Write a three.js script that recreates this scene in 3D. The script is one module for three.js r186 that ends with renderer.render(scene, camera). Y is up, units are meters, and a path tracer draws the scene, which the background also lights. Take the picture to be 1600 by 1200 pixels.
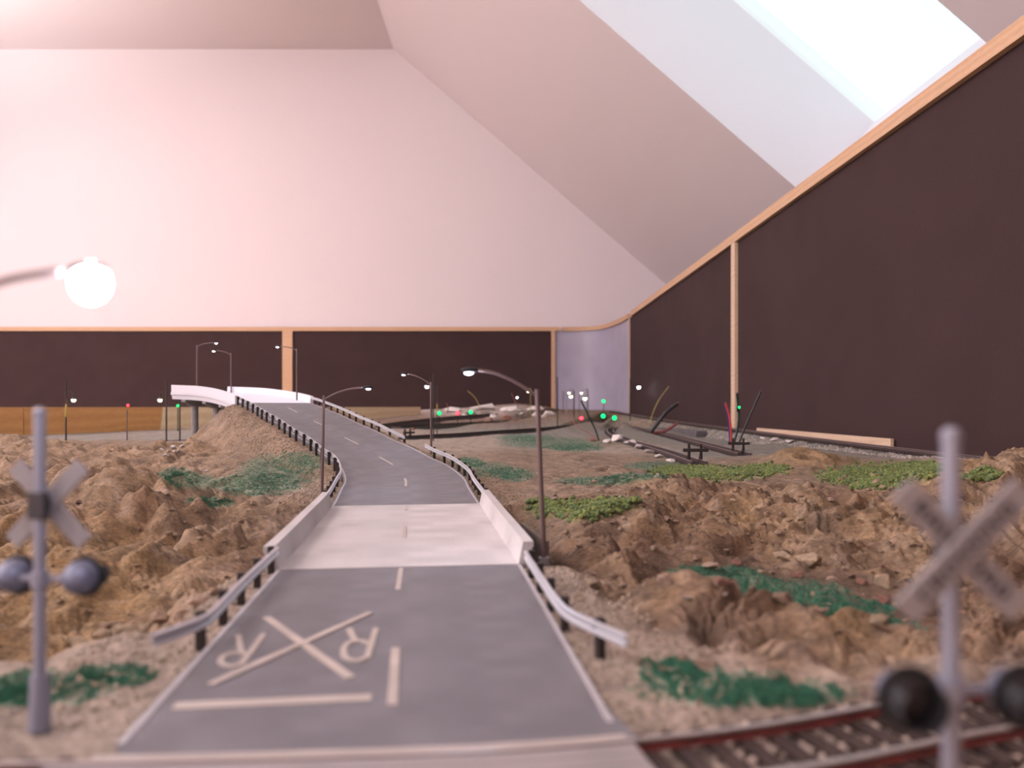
import * as THREE from 'three';
import { mergeGeometries, toCreasedNormals, mergeVertices } from 'three/addons/utils/BufferGeometryUtils.js';
import { RoundedBoxGeometry } from 'three/addons/geometries/RoundedBoxGeometry.js';
import { ConvexGeometry } from 'three/addons/geometries/ConvexGeometry.js';
import { FontLoader } from 'three/addons/loaders/FontLoader.js';
import { TextGeometry } from 'three/addons/geometries/TextGeometry.js';
import { createNoise2D, createNoise3D } from 'simplex-noise';

// ---------------------------------------------------------------- camera, sky, light, exposure
const scene = new THREE.Scene();
const BASE = 1.0;            // height of the layout's road level above the room floor (m)
const EYE = 0.0608;          // lens above the model road
const F = 1200, CX = 800, CY = 636;
const camera = new THREE.PerspectiveCamera(2 * Math.atan(600 / F) * 180 / Math.PI, 4 / 3, 0.01, 60);
camera.position.set(0, BASE + EYE, 0);
camera.lookAt(0, BASE + EYE, -1);
camera.setViewOffset(1600, 1200, 0, -36, 1600, 1200);   // lens shift: the horizon lies 36 px under the middle
camera.focus = 0.6;
camera.userData.fStop = 12.5;
camera.updateProjectionMatrix();

scene.background = new THREE.Color(1.45, 2.05, 2.25);        // bright overcast sky behind the roof windows

const renderer = new THREE.WebGLRenderer({ antialias: true });
renderer.toneMapping = THREE.LinearToneMapping;
renderer.toneMappingExposure = 0.765;
renderer.shadowMap.enabled = true;
const LAMP_COLOR = new THREE.Color(1.0, 0.935, 0.925), ADDED_PENDANTS = [[-1.3, 1.35, -0.7, 4.2], [-3.0, 0.9, -0.3, 7]], UPLIGHT = [-3.05, 0.32, 1.6, 76];   // X, height above the lens, depth, candela
const STREET_CD = 0.0075, STREET_COLOR = new THREE.Color(0.72, 0.8, 1.0), YARD_CD = 0.0008;

// ---------------------------------------------------------------- helpers
let seedState = 20240611;
const rnd = () => { seedState = (seedState + 0x6d2b79f5) | 0; let t = Math.imul(seedState ^ (seedState >>> 15), 1 | seedState); t = (t + Math.imul(t ^ (t >>> 7), 61 | t)) ^ t; return ((t ^ (t >>> 14)) >>> 0) / 4294967296; };
const rr = (a, b) => a + (b - a) * rnd();
const n2 = createNoise2D(rnd), n2b = createNoise2D(rnd), n3 = createNoise3D(rnd);
const clamp = (x, a, b) => Math.min(b, Math.max(a, x));
const sstep = (a, b, x) => { const t = clamp((x - a) / (b - a), 0, 1); return t * t * (3 - 2 * t); };
const lerp = (a, b, t) => a + (b - a) * t;
const P = (X, D, Y) => new THREE.Vector3(X, BASE + Y, -D);                 // plan position: X right, D depth, Y above the road level
const at = (px, py, D) => P((px - CX) / F * D, D, EYE - (py - CY) / F * D); // point seen at a pixel at depth D
const onY = (px, py, Y) => at(px, py, F * (EYE - Y) / (py - CY));           // point seen at a pixel on a level plane

const used = {};
function numbered(name) { const k = used[name] || 0; used[name] = k + 1; return k ? name + '_' + String(k).padStart(3, '0') : name; }
function tag(o, label, category, group, kind) {
  if (label) o.userData.label = label;
  if (category) o.userData.category = category;
  if (group) o.userData.group = group;
  if (kind) o.userData.kind = kind;
  return o;
}
function thing(name, label, category, pos = [0, 0, 0], turn = 0, group) {
  const o = new THREE.Group(); o.name = numbered(name); scene.add(o);
  if (pos.isVector3) o.position.copy(pos); else o.position.set(...pos);
  o.rotation.y = turn;
  return tag(o, label, category, group);
}
const merge = (list) => {
  if (!Array.isArray(list)) return list;
  const flat = list.map((g) => (g.index ? g.toNonIndexed() : g));
  for (const g of flat) { for (const k of Object.keys(g.attributes)) if (!['position', 'normal', 'uv'].includes(k)) g.deleteAttribute(k); if (!g.attributes.uv) boxUV(g); }
  return mergeGeometries(flat);
};
function obj(name, geo, mat, parent) {
  const m = new THREE.Mesh(merge(geo), mat);
  m.name = parent === scene || !parent ? numbered(name) : name;
  m.castShadow = m.receiveShadow = true;
  (parent || scene).add(m);
  return m;
}
const counts = new Map();   // children with equal names under one thing are numbered there
function part(name, geo, mat, parent, label) {
  if (!counts.has(parent)) counts.set(parent, {}); const k = counts.get(parent);
  const c = k[name] || 0; k[name] = c + 1;
  const m = new THREE.Mesh(merge(geo), mat);
  m.name = c ? name + '_' + String(c).padStart(3, '0') : name;
  m.castShadow = m.receiveShadow = true;
  parent.add(m);
  if (label) m.userData.label = label;
  return m;
}
const struct = (name, geo, mat) => { const m = obj(name, geo, mat, scene); m.userData.kind = 'structure'; return m; };
function boxUV(g, s = 1) {
  if (!g.attributes.normal) g.computeVertexNormals();
  const p = g.attributes.position, n = g.attributes.normal, uv = new Float32Array(p.count * 2);
  for (let i = 0; i < p.count; i++) {
    const ax = Math.abs(n.getX(i)), ay = Math.abs(n.getY(i)), az = Math.abs(n.getZ(i));
    let u, v;
    if (ay >= ax && ay >= az) { u = p.getX(i); v = p.getZ(i); } else if (ax >= az) { u = p.getZ(i); v = p.getY(i); } else { u = p.getX(i); v = p.getY(i); }
    uv[2 * i] = u * s; uv[2 * i + 1] = v * s;
  }
  g.setAttribute('uv', new THREE.BufferAttribute(uv, 2));
  return g;
}
function box(w, h, d, x = 0, y = 0, z = 0, bevel = 0, m) {
  let g = bevel ? new RoundedBoxGeometry(w, h, d, 1, bevel) : new THREE.BoxGeometry(w, h, d);
  if (g.index) g = g.toNonIndexed();
  boxUV(g);
  if (m) g.applyMatrix4(m);
  g.translate(x, y, z);
  return g;
}
function cyl(r0, r1, h, x = 0, y = 0, z = 0, seg = 14) { const g = new THREE.CylinderGeometry(r1, r0, h, seg).toNonIndexed(); g.translate(x, y + h / 2, z); return g; }
function tube(pts, r, seg = 24, rad = 8) {
  const c = new THREE.CatmullRomCurve3(pts.map((p) => (p.isVector3 ? p : new THREE.Vector3(...p))));
  const g = new THREE.TubeGeometry(c, seg, r, rad, false).toNonIndexed();
  const caps = [0, 1].map((t) => { const s = new THREE.SphereGeometry(r, rad, 4).toNonIndexed(); const p = c.getPoint(t); s.translate(p.x, p.y, p.z); return s; });
  return mergeGeometries([g, ...caps]);
}
// a profile [[across, up], ...] swept along a path; across is to the right of travel
function sweep(path, prof, { closed = true, caps = true, rights, crease = 0.5 } = {}) {
  const n = path.length, m = prof.length, pos = [], uv = [], idx = [];
  let run = 0;
  for (let i = 0; i < n; i++) {
    const a = path[Math.max(0, i - 1)], b = path[Math.min(n - 1, i + 1)];
    const r = rights ? rights[i] : new THREE.Vector3(-(b.z - a.z), 0, b.x - a.x).normalize();
    if (i) run += path[i].distanceTo(path[i - 1]);
    let w = 0;
    for (let j = 0; j < m; j++) {
      if (j) w += Math.hypot(prof[j][0] - prof[j - 1][0], prof[j][1] - prof[j - 1][1]);
      pos.push(path[i].x + r.x * prof[j][0], path[i].y + prof[j][1], path[i].z + r.z * prof[j][0]);
      uv.push(run, w);
    }
  }
  const L = closed ? m : m - 1;
  for (let i = 0; i < n - 1; i++) for (let j = 0; j < L; j++) {
    const k = (j + 1) % m, a = i * m + j, b = i * m + k, c = (i + 1) * m + j, d = (i + 1) * m + k;
    idx.push(a, b, c, b, d, c);
  }
  if (caps && closed) {
    const tri = THREE.ShapeUtils.triangulateShape(prof.map((p) => new THREE.Vector2(...p)), []);
    for (const t of tri) { idx.push(t[0], t[1], t[2]); const o = (n - 1) * m; idx.push(o + t[0], o + t[2], o + t[1]); }
  }
  const g = new THREE.BufferGeometry();
  g.setAttribute('position', new THREE.Float32BufferAttribute(pos, 3));
  g.setAttribute('uv', new THREE.Float32BufferAttribute(uv, 2));
  g.setIndex(idx);
  return toCreasedNormals(g, crease);
}
const extrude = (pts, depth, bevel = 0) => {
  const g = new THREE.ExtrudeGeometry(new THREE.Shape(pts.map((p) => new THREE.Vector2(...p))), { depth, bevelEnabled: bevel > 0, bevelSize: bevel, bevelThickness: bevel, bevelSegments: 1 });
  return boxUV(g.index ? g.toNonIndexed() : g);
};

// ---------------------------------------------------------------- procedural textures (grain, specks, relief only)
function tex(size, fn, srgb) {
  const d = new Uint8Array(size * size * 4);
  for (let y = 0; y < size; y++) for (let x = 0; x < size; x++) { const c = fn(x / size, y / size), o = (y * size + x) * 4; d[o] = clamp(c[0], 0, 255); d[o + 1] = clamp(c[1], 0, 255); d[o + 2] = clamp(c[2], 0, 255); d[o + 3] = 255; }
  const t = new THREE.DataTexture(d, size, size, THREE.RGBAFormat);
  t.wrapS = t.wrapT = THREE.RepeatWrapping; t.magFilter = THREE.LinearFilter; t.minFilter = THREE.LinearMipmapLinearFilter; t.generateMipmaps = true;
  if (srgb) t.colorSpace = THREE.SRGBColorSpace;
  t.needsUpdate = true; return t;
}
const lattice = Float32Array.from({ length: 65536 }, () => rnd() * 2 - 1);
const tile = (u, v, f, k = 0) => {                         // periodic value noise, f cells to the tile
  const x = u * f, y = v * f, i = Math.floor(x), j = Math.floor(y), q = (t) => t * t * t * (t * (t * 6 - 15) + 10), a = q(x - i), b = q(y - j), m = Math.max(1, Math.round(f));
  const L = (p, r) => lattice[((((p % m) + m) % m) * 197 + (((r % m) + m) % m) * 7919 + k * 4099) & 65535];
  return lerp(lerp(L(i, j), L(i + 1, j), a), lerp(L(i, j + 1), L(i + 1, j + 1), a), b);
};
const rep = (t, u, v = u) => { const c = t.clone(); c.repeat.set(u, v); c.needsUpdate = true; return c; };
const g3 = (v) => [v, v, v];
const grit = tex(512, (u, v) => { const a = tile(u, v, 10), b = tile(u, v, 30, 1), c = tile(u, v, 80, 2); return g3(205 + 22 * a + 18 * b + 22 * c + (rnd() - 0.5) * 34); }, true);
const gritBump = tex(512, (u, v) => g3(128 + 40 * tile(u, v, 24, 4) + 38 * tile(u, v, 70, 5) + (rnd() - 0.5) * 60));
const speck = tex(512, (u, v) => { const k = rnd(); return g3(215 + 12 * tile(u, v, 6, 3) + (k > 0.97 ? 30 : k < 0.04 ? -45 : 0) + (rnd() - 0.5) * 20); }, true);
const paint = tex(256, (u, v) => g3(128 + 30 * tile(u, v, 14, 6) + 30 * tile(u, v, 40, 7)));
const smear = tex(512, (u, v) => g3(226 + 7 * tile(u, v, 3, 8) + 6 * tile(u, v, 9, 9) + (rnd() - 0.5) * 10), true);
const grain = tex(512, (u, v) => { const w = tile(u, v, 3, 10) * 0.35, s = Math.sin((v * 14 + w * 3) * Math.PI * 2), f = tile(u, v, 60, 11); const k = 0.5 + 0.5 * s; return [246 - 9 * k + 5 * f, 240 - 15 * k + 5 * f, 230 - 20 * k + 5 * f]; }, true);

const M = {};
const std = (o) => new THREE.MeshStandardMaterial(o);
M.wall = std({ color: new THREE.Color(0.75, 0.685, 0.712), roughness: 0.9, bumpMap: rep(paint, 6), bumpScale: 0.0004 });
M.reveal = std({ color: new THREE.Color(0.8, 0.84, 0.84), roughness: 0.8 });
M.floor = std({ map: rep(grain, 1.5), color: 0xb09070, roughness: 0.6 });
M.frame = std({ color: 0xf0efec, roughness: 0.5 });
M.glass = new THREE.MeshPhysicalMaterial({ color: 0xffffff, transmission: 1, thickness: 0, roughness: 0.02, ior: 1.45 });
M.hard = new THREE.MeshPhysicalMaterial({ color: new THREE.Color(0.066, 0.037, 0.038), roughness: 0.75, specularIntensity: 0.35, map: rep(smear, 2.2), bumpMap: rep(gritBump, 18), bumpScale: 0.0003 });
M.lilac = std({ color: new THREE.Color(0.5, 0.47, 0.6), roughness: 0.45, map: rep(smear, 2) });
M.batten = std({ color: 0xd4b49a, map: rep(grain, 3, 9), roughness: 0.65 });
M.battenPale = std({ color: 0xdcc6b4, map: rep(grain, 3, 9), roughness: 0.65 });
M.pine = std({ color: 0xe0ac74, map: rep(grain, 2.2, 5), roughness: 0.55 });
M.pineLit = std({ color: 0xffeccb, map: rep(grain, 2.2, 5), roughness: 0.55 });  // pine lightened: overpass lamplight is put into the colour
M.ply = std({ color: 0xc0a27a, map: rep(grain, 1.5, 4), roughness: 0.7 });
M.asphalt = std({ color: new THREE.Color(0.21, 0.198, 0.218), map: rep(speck, 26), roughness: 0.62, bumpMap: rep(gritBump, 40), bumpScale: 0.00008 });
M.line = std({ color: new THREE.Color(0.66, 0.56, 0.5), roughness: 0.7, map: rep(speck, 30) });
M.edge = std({ color: new THREE.Color(0.6, 0.56, 0.58), roughness: 0.7, map: rep(speck, 30) });
M.concrete = std({ color: new THREE.Color(0.70, 0.65, 0.645), map: rep(speck, 14), roughness: 0.75, bumpMap: rep(gritBump, 30), bumpScale: 0.00005 });
M.white = std({ color: new THREE.Color(0.7, 0.69, 0.76), roughness: 0.6 });
M.darkConcrete = std({ color: new THREE.Color(0.2, 0.15, 0.12), map: rep(grit, 10), roughness: 0.85 });
M.pier = std({ color: new THREE.Color(0.33, 0.31, 0.32), map: rep(smear, 9), roughness: 0.75 });
M.rail = std({ color: new THREE.Color(0.54, 0.54, 0.58), metalness: 0.55, roughness: 0.34 });
M.post = std({ color: new THREE.Color(0.022, 0.013, 0.011), roughness: 0.7 });
M.bronze = std({ color: new THREE.Color(0.15, 0.1, 0.095), metalness: 0.35, roughness: 0.45 });
M.pole = std({ color: new THREE.Color(0.028, 0.02, 0.018), roughness: 0.6 });
M.poleYellow = std({ color: new THREE.Color(0.35, 0.26, 0.07), roughness: 0.6 });
M.black = std({ color: new THREE.Color(0.008, 0.008, 0.011), roughness: 0.7 });
M.silver = std({ color: new THREE.Color(0.27, 0.27, 0.33), metalness: 0.3, roughness: 0.5 });
M.blade = std({ color: new THREE.Color(0.26, 0.235, 0.245), roughness: 0.6 });
M.ink = std({ color: new THREE.Color(0.035, 0.03, 0.035), roughness: 0.6 });
M.steelblue = std({ color: new THREE.Color(0.16, 0.17, 0.24), metalness: 0.3, roughness: 0.42 });
M.rust = std({ color: new THREE.Color(0.20, 0.034, 0.026), roughness: 0.7, map: rep(grit, 20) });
M.railBrown = std({ color: new THREE.Color(0.075, 0.046, 0.044), roughness: 0.55, map: rep(grit, 12) });
M.railLit = std({ color: new THREE.Color(0.24, 0.18, 0.18), metalness: 0.3, roughness: 0.4 });  // paler rail heads: light caught by the rails is put into the colour
M.railTop = std({ color: new THREE.Color(0.4, 0.34, 0.32), metalness: 0.5, roughness: 0.35 });
M.tie = std({ color: new THREE.Color(0.07, 0.04, 0.034), roughness: 0.85, map: rep(grit, 25) });
M.tieDark = std({ color: new THREE.Color(0.04, 0.028, 0.026), roughness: 0.85 });
M.ballast = std({ color: new THREE.Color(0.45, 0.38, 0.33), roughness: 0.95, vertexColors: false });
M.plankGrey = std({ color: new THREE.Color(0.36, 0.31, 0.31), map: rep(smear, 20, 30), roughness: 0.8 });
M.cork = std({ color: new THREE.Color(0.16, 0.14, 0.15), map: rep(grit, 10), roughness: 0.9 });
M.wireBlack = std({ color: new THREE.Color(0.01, 0.011, 0.012), roughness: 0.4 });
M.wireGreen = std({ color: new THREE.Color(0.008, 0.03, 0.024), roughness: 0.4 });
M.wireRed = std({ color: new THREE.Color(0.5, 0.045, 0.05), roughness: 0.4 });
M.wireDull = std({ color: new THREE.Color(0.2, 0.05, 0.045), roughness: 0.5 });
M.wireBlue = std({ color: new THREE.Color(0.03, 0.04, 0.2), roughness: 0.4 });
M.wireBrass = std({ color: new THREE.Color(0.45, 0.33, 0.12), metalness: 0.5, roughness: 0.4 });
M.soil = std({ vertexColors: true, map: rep(grit, 1), roughness: 0.95, bumpMap: rep(gritBump, 1), bumpScale: 0.0011 });
const glow = (r, g, b, k) => std({ color: new THREE.Color(r, g, b), emissive: new THREE.Color(r, g, b), emissiveIntensity: k, roughness: 0.5 });
M.led = glow(0.8, 0.87, 1, 26);
M.yellowLed = glow(1, 0.86, 0.5, 14);
M.greenLed = glow(0.0, 1, 0.17, 4);
M.redLed = glow(1, 0.035, 0.06, 7);

// ---------------------------------------------------------------- the room: floor, walls, ceilings, roof windows
const RX0 = -4.2, KNEE = 0.84, BACK = 3.75, FRONT = -1.6, T = 0.27;
const yc = (v) => BASE + EYE + v;                       // height given above the lens
const FLAT = 1.747, SL = 0.8646;                        // flat ceiling; the slope y = 1.2472 - SL x
const slopeY = (x) => 1.2472 - SL * x;
const XF = (1.2472 - FLAT) / SL;                        // where the slope meets the flat ceiling
const XL = -2.6, slopeLY = (x) => FLAT + (x - XL) * SL; // the other roof slope
const KL = -3.95;
struct('floor', box(6.2, 0.1, BACK - FRONT + 0.8, -1.6, -0.05, -(BACK + FRONT) / 2), M.floor);
{
  const gable = (z) => { const g = extrude([[KL - 0.3, 0], [KNEE + 0.3, 0], [KNEE + 0.3, yc(slopeY(KNEE + 0.3)) + 0.3], [XF, yc(FLAT) + 0.3], [XL, yc(FLAT) + 0.3], [KL - 0.3, yc(slopeLY(KL - 0.3)) + 0.3]], 0.12); g.translate(0, 0, z); return g; };
  struct('wall_back', gable(-BACK - 0.12), M.wall);
  struct('wall_front', gable(-FRONT), M.wall);
  const len = BACK - FRONT, zc = -(BACK + FRONT) / 2;
  struct('wall_right', box(0.1, yc(slopeY(KNEE)) + 0.06, len, KNEE + 0.05, (yc(slopeY(KNEE)) + 0.06) / 2, zc), M.wall);
  struct('wall_left', box(0.1, yc(slopeLY(KL)) + 0.06, len, KL - 0.05, (yc(slopeLY(KL)) + 0.06) / 2, zc), M.wall);
  struct('ceiling', box(XF - XL + 0.3, 0.1, len, (XF + XL) / 2, yc(FLAT) + 0.05, zc), M.wall);
  // a sloped roof as four slabs round each roof window; u runs up the slope from the knee wall
  const ang = Math.atan(SL), full = (KNEE - XF) / Math.cos(ang) + 0.02;
  const roof = (name, windowSpans, side) => {
    const g = [];
    const slab = (u0, u1, d0, d1) => {
      if (u1 - u0 < 1e-4 || d1 - d0 < 1e-4) return;
      const b = new THREE.BoxGeometry(u1 - u0, T, d1 - d0).toNonIndexed();
      b.translate((u0 + u1) / 2, T / 2, 0);
      b.applyMatrix4(new THREE.Matrix4().makeRotationZ(ang)); // u up and to the right ...
      b.scale(-1, 1, 1);                                     // ... mirrored: up and to the left
      const p = b.attributes.position; for (let i = 0; i < p.count; i += 3) for (const at2 of [b.attributes.position, b.attributes.normal]) { const t = [at2.getX(i + 1), at2.getY(i + 1), at2.getZ(i + 1)]; at2.setXYZ(i + 1, at2.getX(i + 2), at2.getY(i + 2), at2.getZ(i + 2)); at2.setXYZ(i + 2, ...t); }
      if (side > 0) b.translate(KNEE, yc(slopeY(KNEE)), -(d0 + d1) / 2);
      else { b.scale(-1, 1, 1); for (let i = 0; i < p.count; i += 3) for (const at2 of [b.attributes.position, b.attributes.normal]) { const t = [at2.getX(i + 1), at2.getY(i + 1), at2.getZ(i + 1)]; at2.setXYZ(i + 1, at2.getX(i + 2), at2.getY(i + 2), at2.getZ(i + 2)); at2.setXYZ(i + 2, ...t); } b.translate(KL, yc(slopeLY(KL)), -(d0 + d1) / 2); }
      b.computeVertexNormals(); boxUV(b); g.push(b);
    };
    const u0 = 0.06, u1 = 1.2;
    slab(-0.3, u0, FRONT, BACK); slab(u1, full, FRONT, BACK);
    let d = FRONT;
    for (const [a, b] of windowSpans) { slab(u0, u1, d, a); d = b; }
    slab(u0, u1, d, BACK);
    struct(name, g, M.wall);
    // frames and panes of the roof windows, at the outer skin
    windowSpans.forEach(([a, b]) => {
      const w = new THREE.Group(); w.name = numbered('window'); w.userData.kind = 'structure'; scene.add(w);
      const put = (nm, u, uw, d0, d1, n0, n1, mat) => {
        const bx = new THREE.BoxGeometry(uw, n1 - n0, d1 - d0); bx.translate(u, (n0 + n1) / 2, 0); bx.rotateZ(Math.PI - ang);
        const m = part(nm, bx.toNonIndexed(), mat, w);
        m.geometry = new THREE.BoxGeometry(uw, n1 - n0, d1 - d0);
        const c = Math.cos(ang), s = Math.sin(ang), nn = (n0 + n1) / 2;
        const x = side > 0 ? KNEE - u * c + nn * s : KL + u * c - nn * s, y = (side > 0 ? yc(slopeY(KNEE)) : yc(slopeLY(KL))) + u * s + nn * c;
        m.position.set(x, y, -(d0 + d1) / 2); m.rotation.z = side > 0 ? -ang : ang;
      };
      put('window_frame', u0 - 0.03, 0.06, a - 0.06, b + 0.06, T, T + 0.04, M.frame);
      put('window_frame', u1 + 0.03, 0.06, a - 0.06, b + 0.06, T, T + 0.04, M.frame);
      put('window_frame', (u0 + u1) / 2, u1 - u0, a - 0.06, a, T, T + 0.04, M.frame);
      put('window_frame', (u0 + u1) / 2, u1 - u0, b, b + 0.06, T, T + 0.04, M.frame);
      put('pane', (u0 + u1) / 2, u1 - u0 + 0.06, a - 0.03, b + 0.03, T + 0.012, T + 0.018, M.glass);
    });
  };
  roof('ceiling_slope_right', [[1.237, 2.06]], 1);
  roof('ceiling_slope_left', [[-0.6, 0.25], [1.1, 1.95]], -1);  // both left roof windows are added, out of view, for more daylight
}
// lamps outside the picture: pendant globes added to brighten the room, a floor uplighter
ADDED_PENDANTS.forEach(([x, y, d, cd], i) => {
  const t = thing('added_pendant', ['added unseen white globe pendant lamp over the near end of the layout', 'added unseen low white globe pendant lamp beside the left roof slope'][i], 'lamp', [x, yc(y), -d]);
  part('globe', new THREE.SphereGeometry(0.13, 24, 16), glow(1, 0.9, 0.84, 3), t);
  part('cord', tube([[0, 0.12, 0], [0, (FLAT - y) / 2, 0], [0, FLAT - y - 0.02, 0]], 0.004), M.frame, t);
  part('canopy', cyl(0.05, 0.06, 0.025, 0, FLAT - y - 0.026, 0, 24), M.frame, t);
  const l = new THREE.PointLight(LAMP_COLOR, cd, 0, 2);
  l.position.set(x, yc(y), -d); l.castShadow = true; l.shadow.radius = 6; l.name = 'added_pendant_light'; scene.add(l);
});
{
  const [x, y, d, cd] = UPLIGHT, h = yc(y);
  const t = thing('floor_lamp', 'slim floor uplighter standing at the left side of the room', 'lamp', [x, 0, -d]);
  part('base', cyl(0.14, 0.13, 0.03, 0, 0, 0, 32), M.black, t);
  part('pole', cyl(0.012, 0.012, h - 0.1, 0, 0.03, 0, 12), M.black, t);
  part('bowl', new THREE.LatheGeometry([[0.012, -0.08], [0.08, -0.055], [0.14, -0.01], [0.16, 0.03], [0.155, 0.03], [0.135, -0.005], [0.075, -0.045], [0.012, -0.07]].map((p) => new THREE.Vector2(p[0], p[1])), 32).translate(0, h, 0), M.frame, t);
  part('bulb', new THREE.SphereGeometry(0.035, 16, 12).translate(0, h, 0), glow(1, 0.9, 0.84, 5), t);
  const l = new THREE.SpotLight(LAMP_COLOR, cd, 0, 1.16, 0.4, 2);
  l.position.set(x, h + 0.045, -d); l.target.position.set(x, h + 2, -d); scene.add(l.target); l.castShadow = true; l.shadow.radius = 3; l.name = 'uplighter_light'; scene.add(l);
}

// ---------------------------------------------------------------- the road's course
const W = 0.092;
const C = new THREE.CatmullRomCurve3([
  P(-0.0195, 0.085, 0), P(-0.0255, 0.1406, 0), P(-0.0424, 0.294, 0), P(-0.0538, 0.385, 0), P(-0.065, 0.474, 0.0004), P(-0.0755, 0.545, 0.0032), P(-0.0813, 0.5845, 0.0059), P(-0.1, 0.6487, 0.0116),
  P(-0.1162, 0.679, 0.0160), P(-0.147, 0.738, 0.0246), P(-0.166, 0.766, 0.0300), P(-0.1996, 0.823, 0.0396), P(-0.2196, 0.852, 0.0453), P(-0.2538, 0.909, 0.0545), P(-0.2739, 0.939, 0.0598),
  P(-0.302, 0.98, 0.0662), P(-0.3406, 1.026, 0.0735), P(-0.388, 1.063, 0.0795), P(-0.441, 1.091, 0.0822)], false, 'centripetal');
const NS = 600, SP = C.getSpacedPoints(NS), SLEN = C.getLength();
const ST = SP.map((p, i) => {
  const a = SP[Math.max(0, i - 6)], b = SP[Math.min(NS, i + 6)];
  const t = new THREE.Vector3(b.x - a.x, 0, b.z - a.z).normalize();
  return { p, r: new THREE.Vector3(-t.z, 0, t.x), s: (i / NS) * SLEN };
});
const sAtD = (D) => { let k = 0; for (let i = 0; i <= NS; i++) if (-ST[i].p.z <= D) k = i; return k; };
const I_FRONT = sAtD(0.1365), I_B0 = sAtD(0.292), I_B1 = sAtD(0.474), I_OV = sAtD(0.98);
const offPath = (i0, i1, off, dy = 0, step = 4) => { const o = []; for (let i = i0; i <= i1; i = Math.min(i + step, i1)) { o.push(ST[i].p.clone().addScaledVector(ST[i].r, off).add(new THREE.Vector3(0, dy, 0))); if (i === i1) break; } return o; };
const rightsOf = (i0, i1, step = 4) => { const o = []; for (let i = i0; i <= i1; i = Math.min(i + step, i1)) { o.push(ST[i].r); if (i === i1) break; } return o; };
function ribbon(i0, i1, prof, step = 4) { return sweep(offPath(i0, i1, 0, 0, step), prof, { rights: rightsOf(i0, i1, step) }); }
function roadInfo(X, D) {
  let best = 1e9, bi = 0;
  for (let i = 0; i <= NS; i += 12) { const p = ST[i].p, d = (p.x - X) ** 2 + (-p.z - D) ** 2; if (d < best) { best = d; bi = i; } }
  const lo = Math.max(0, bi - 12), hi = Math.min(NS, bi + 12);
  for (let i = lo; i <= hi; i += 2) { const p = ST[i].p, d = (p.x - X) ** 2 + (-p.z - D) ** 2; if (d < best) { best = d; bi = i; } }
  const st = ST[bi];
  return { d: Math.sqrt(best), i: bi, s: st.s, Y: st.p.y - BASE, side: (X - st.p.x) * st.r.x + (-D - st.p.z) * st.r.z };
}

// ---------------------------------------------------------------- tracks' courses (plan X, depth, height of rail top)
const FG = [[-0.20, 0.128], [-0.12, 0.1285], [-0.0669, 0.1295], [-0.0221, 0.1322], [0, 0.1344], [0.023, 0.1385], [0.0484, 0.1453], [0.0782, 0.1563], [0.1115, 0.1673], [0.16, 0.188], [0.23, 0.226], [0.31, 0.28], [0.4, 0.36]];
const curve3 = (pts, y) => new THREE.CatmullRomCurve3(pts.map((p) => P(p[0], p[1], p[2] ?? y)));
const fgPath = curve3(FG, 0.001).getSpacedPoints(120).map((p, i, a) => { const q = a[Math.min(120, i + 1)], o = a[Math.max(0, i - 1)]; const t = new THREE.Vector3(q.x - o.x, 0, q.z - o.z).normalize(); return p.clone().addScaledVector(new THREE.Vector3(-t.z, 0, t.x), 0.0083); });
const TRACKS = {
  siding: [[0.216, 0.885], [0.223, 1.114], [0.224, 1.432], [0.243, 1.85], [0.285, 2.22], [0.335, 2.45]],
  siding2: [[0.318, 1.05], [0.36, 1.743], [0.385, 2.4], [0.395, 2.9]],
  main: [[-0.215, 1.52], [-0.1, 1.73], [0, 1.956], [0.11, 2.2], [0.209, 2.506], [0.33, 2.9], [0.42, 3.25]],
  second: [[-0.31, 2.05, 0.011], [-0.18, 2.35, 0.011], [-0.05, 2.62, 0.011], [0.1, 2.95, 0.012], [0.22, 3.3, 0.014]],
  wall: [[0.487, 0.66, 0.0075], [0.482, 0.82, 0.008], [0.474, 1.46, 0.0125], [0.462, 2.16, 0.020], [0.447, 2.8, 0.032], [0.43, 3.3, 0.042]],
  climb: [[-0.36, 2.1, 0.012], [-0.30, 2.35, 0.019], [-0.20, 2.62, 0.028], [-0.06, 2.85, 0.036]],
  left: [[-0.98, 1.2, 0.005], [-0.75, 1.26, 0.005], [-0.58, 1.33, 0.004], [-0.5, 1.38, 0.004]],
};
const TRACK_Y = { siding: -0.0035, siding2: -0.0035, main: 0.002 };
const trackPts = {};
for (const k in TRACKS) trackPts[k] = curve3(TRACKS[k], TRACK_Y[k] ?? 0).getSpacedPoints(140);

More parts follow.
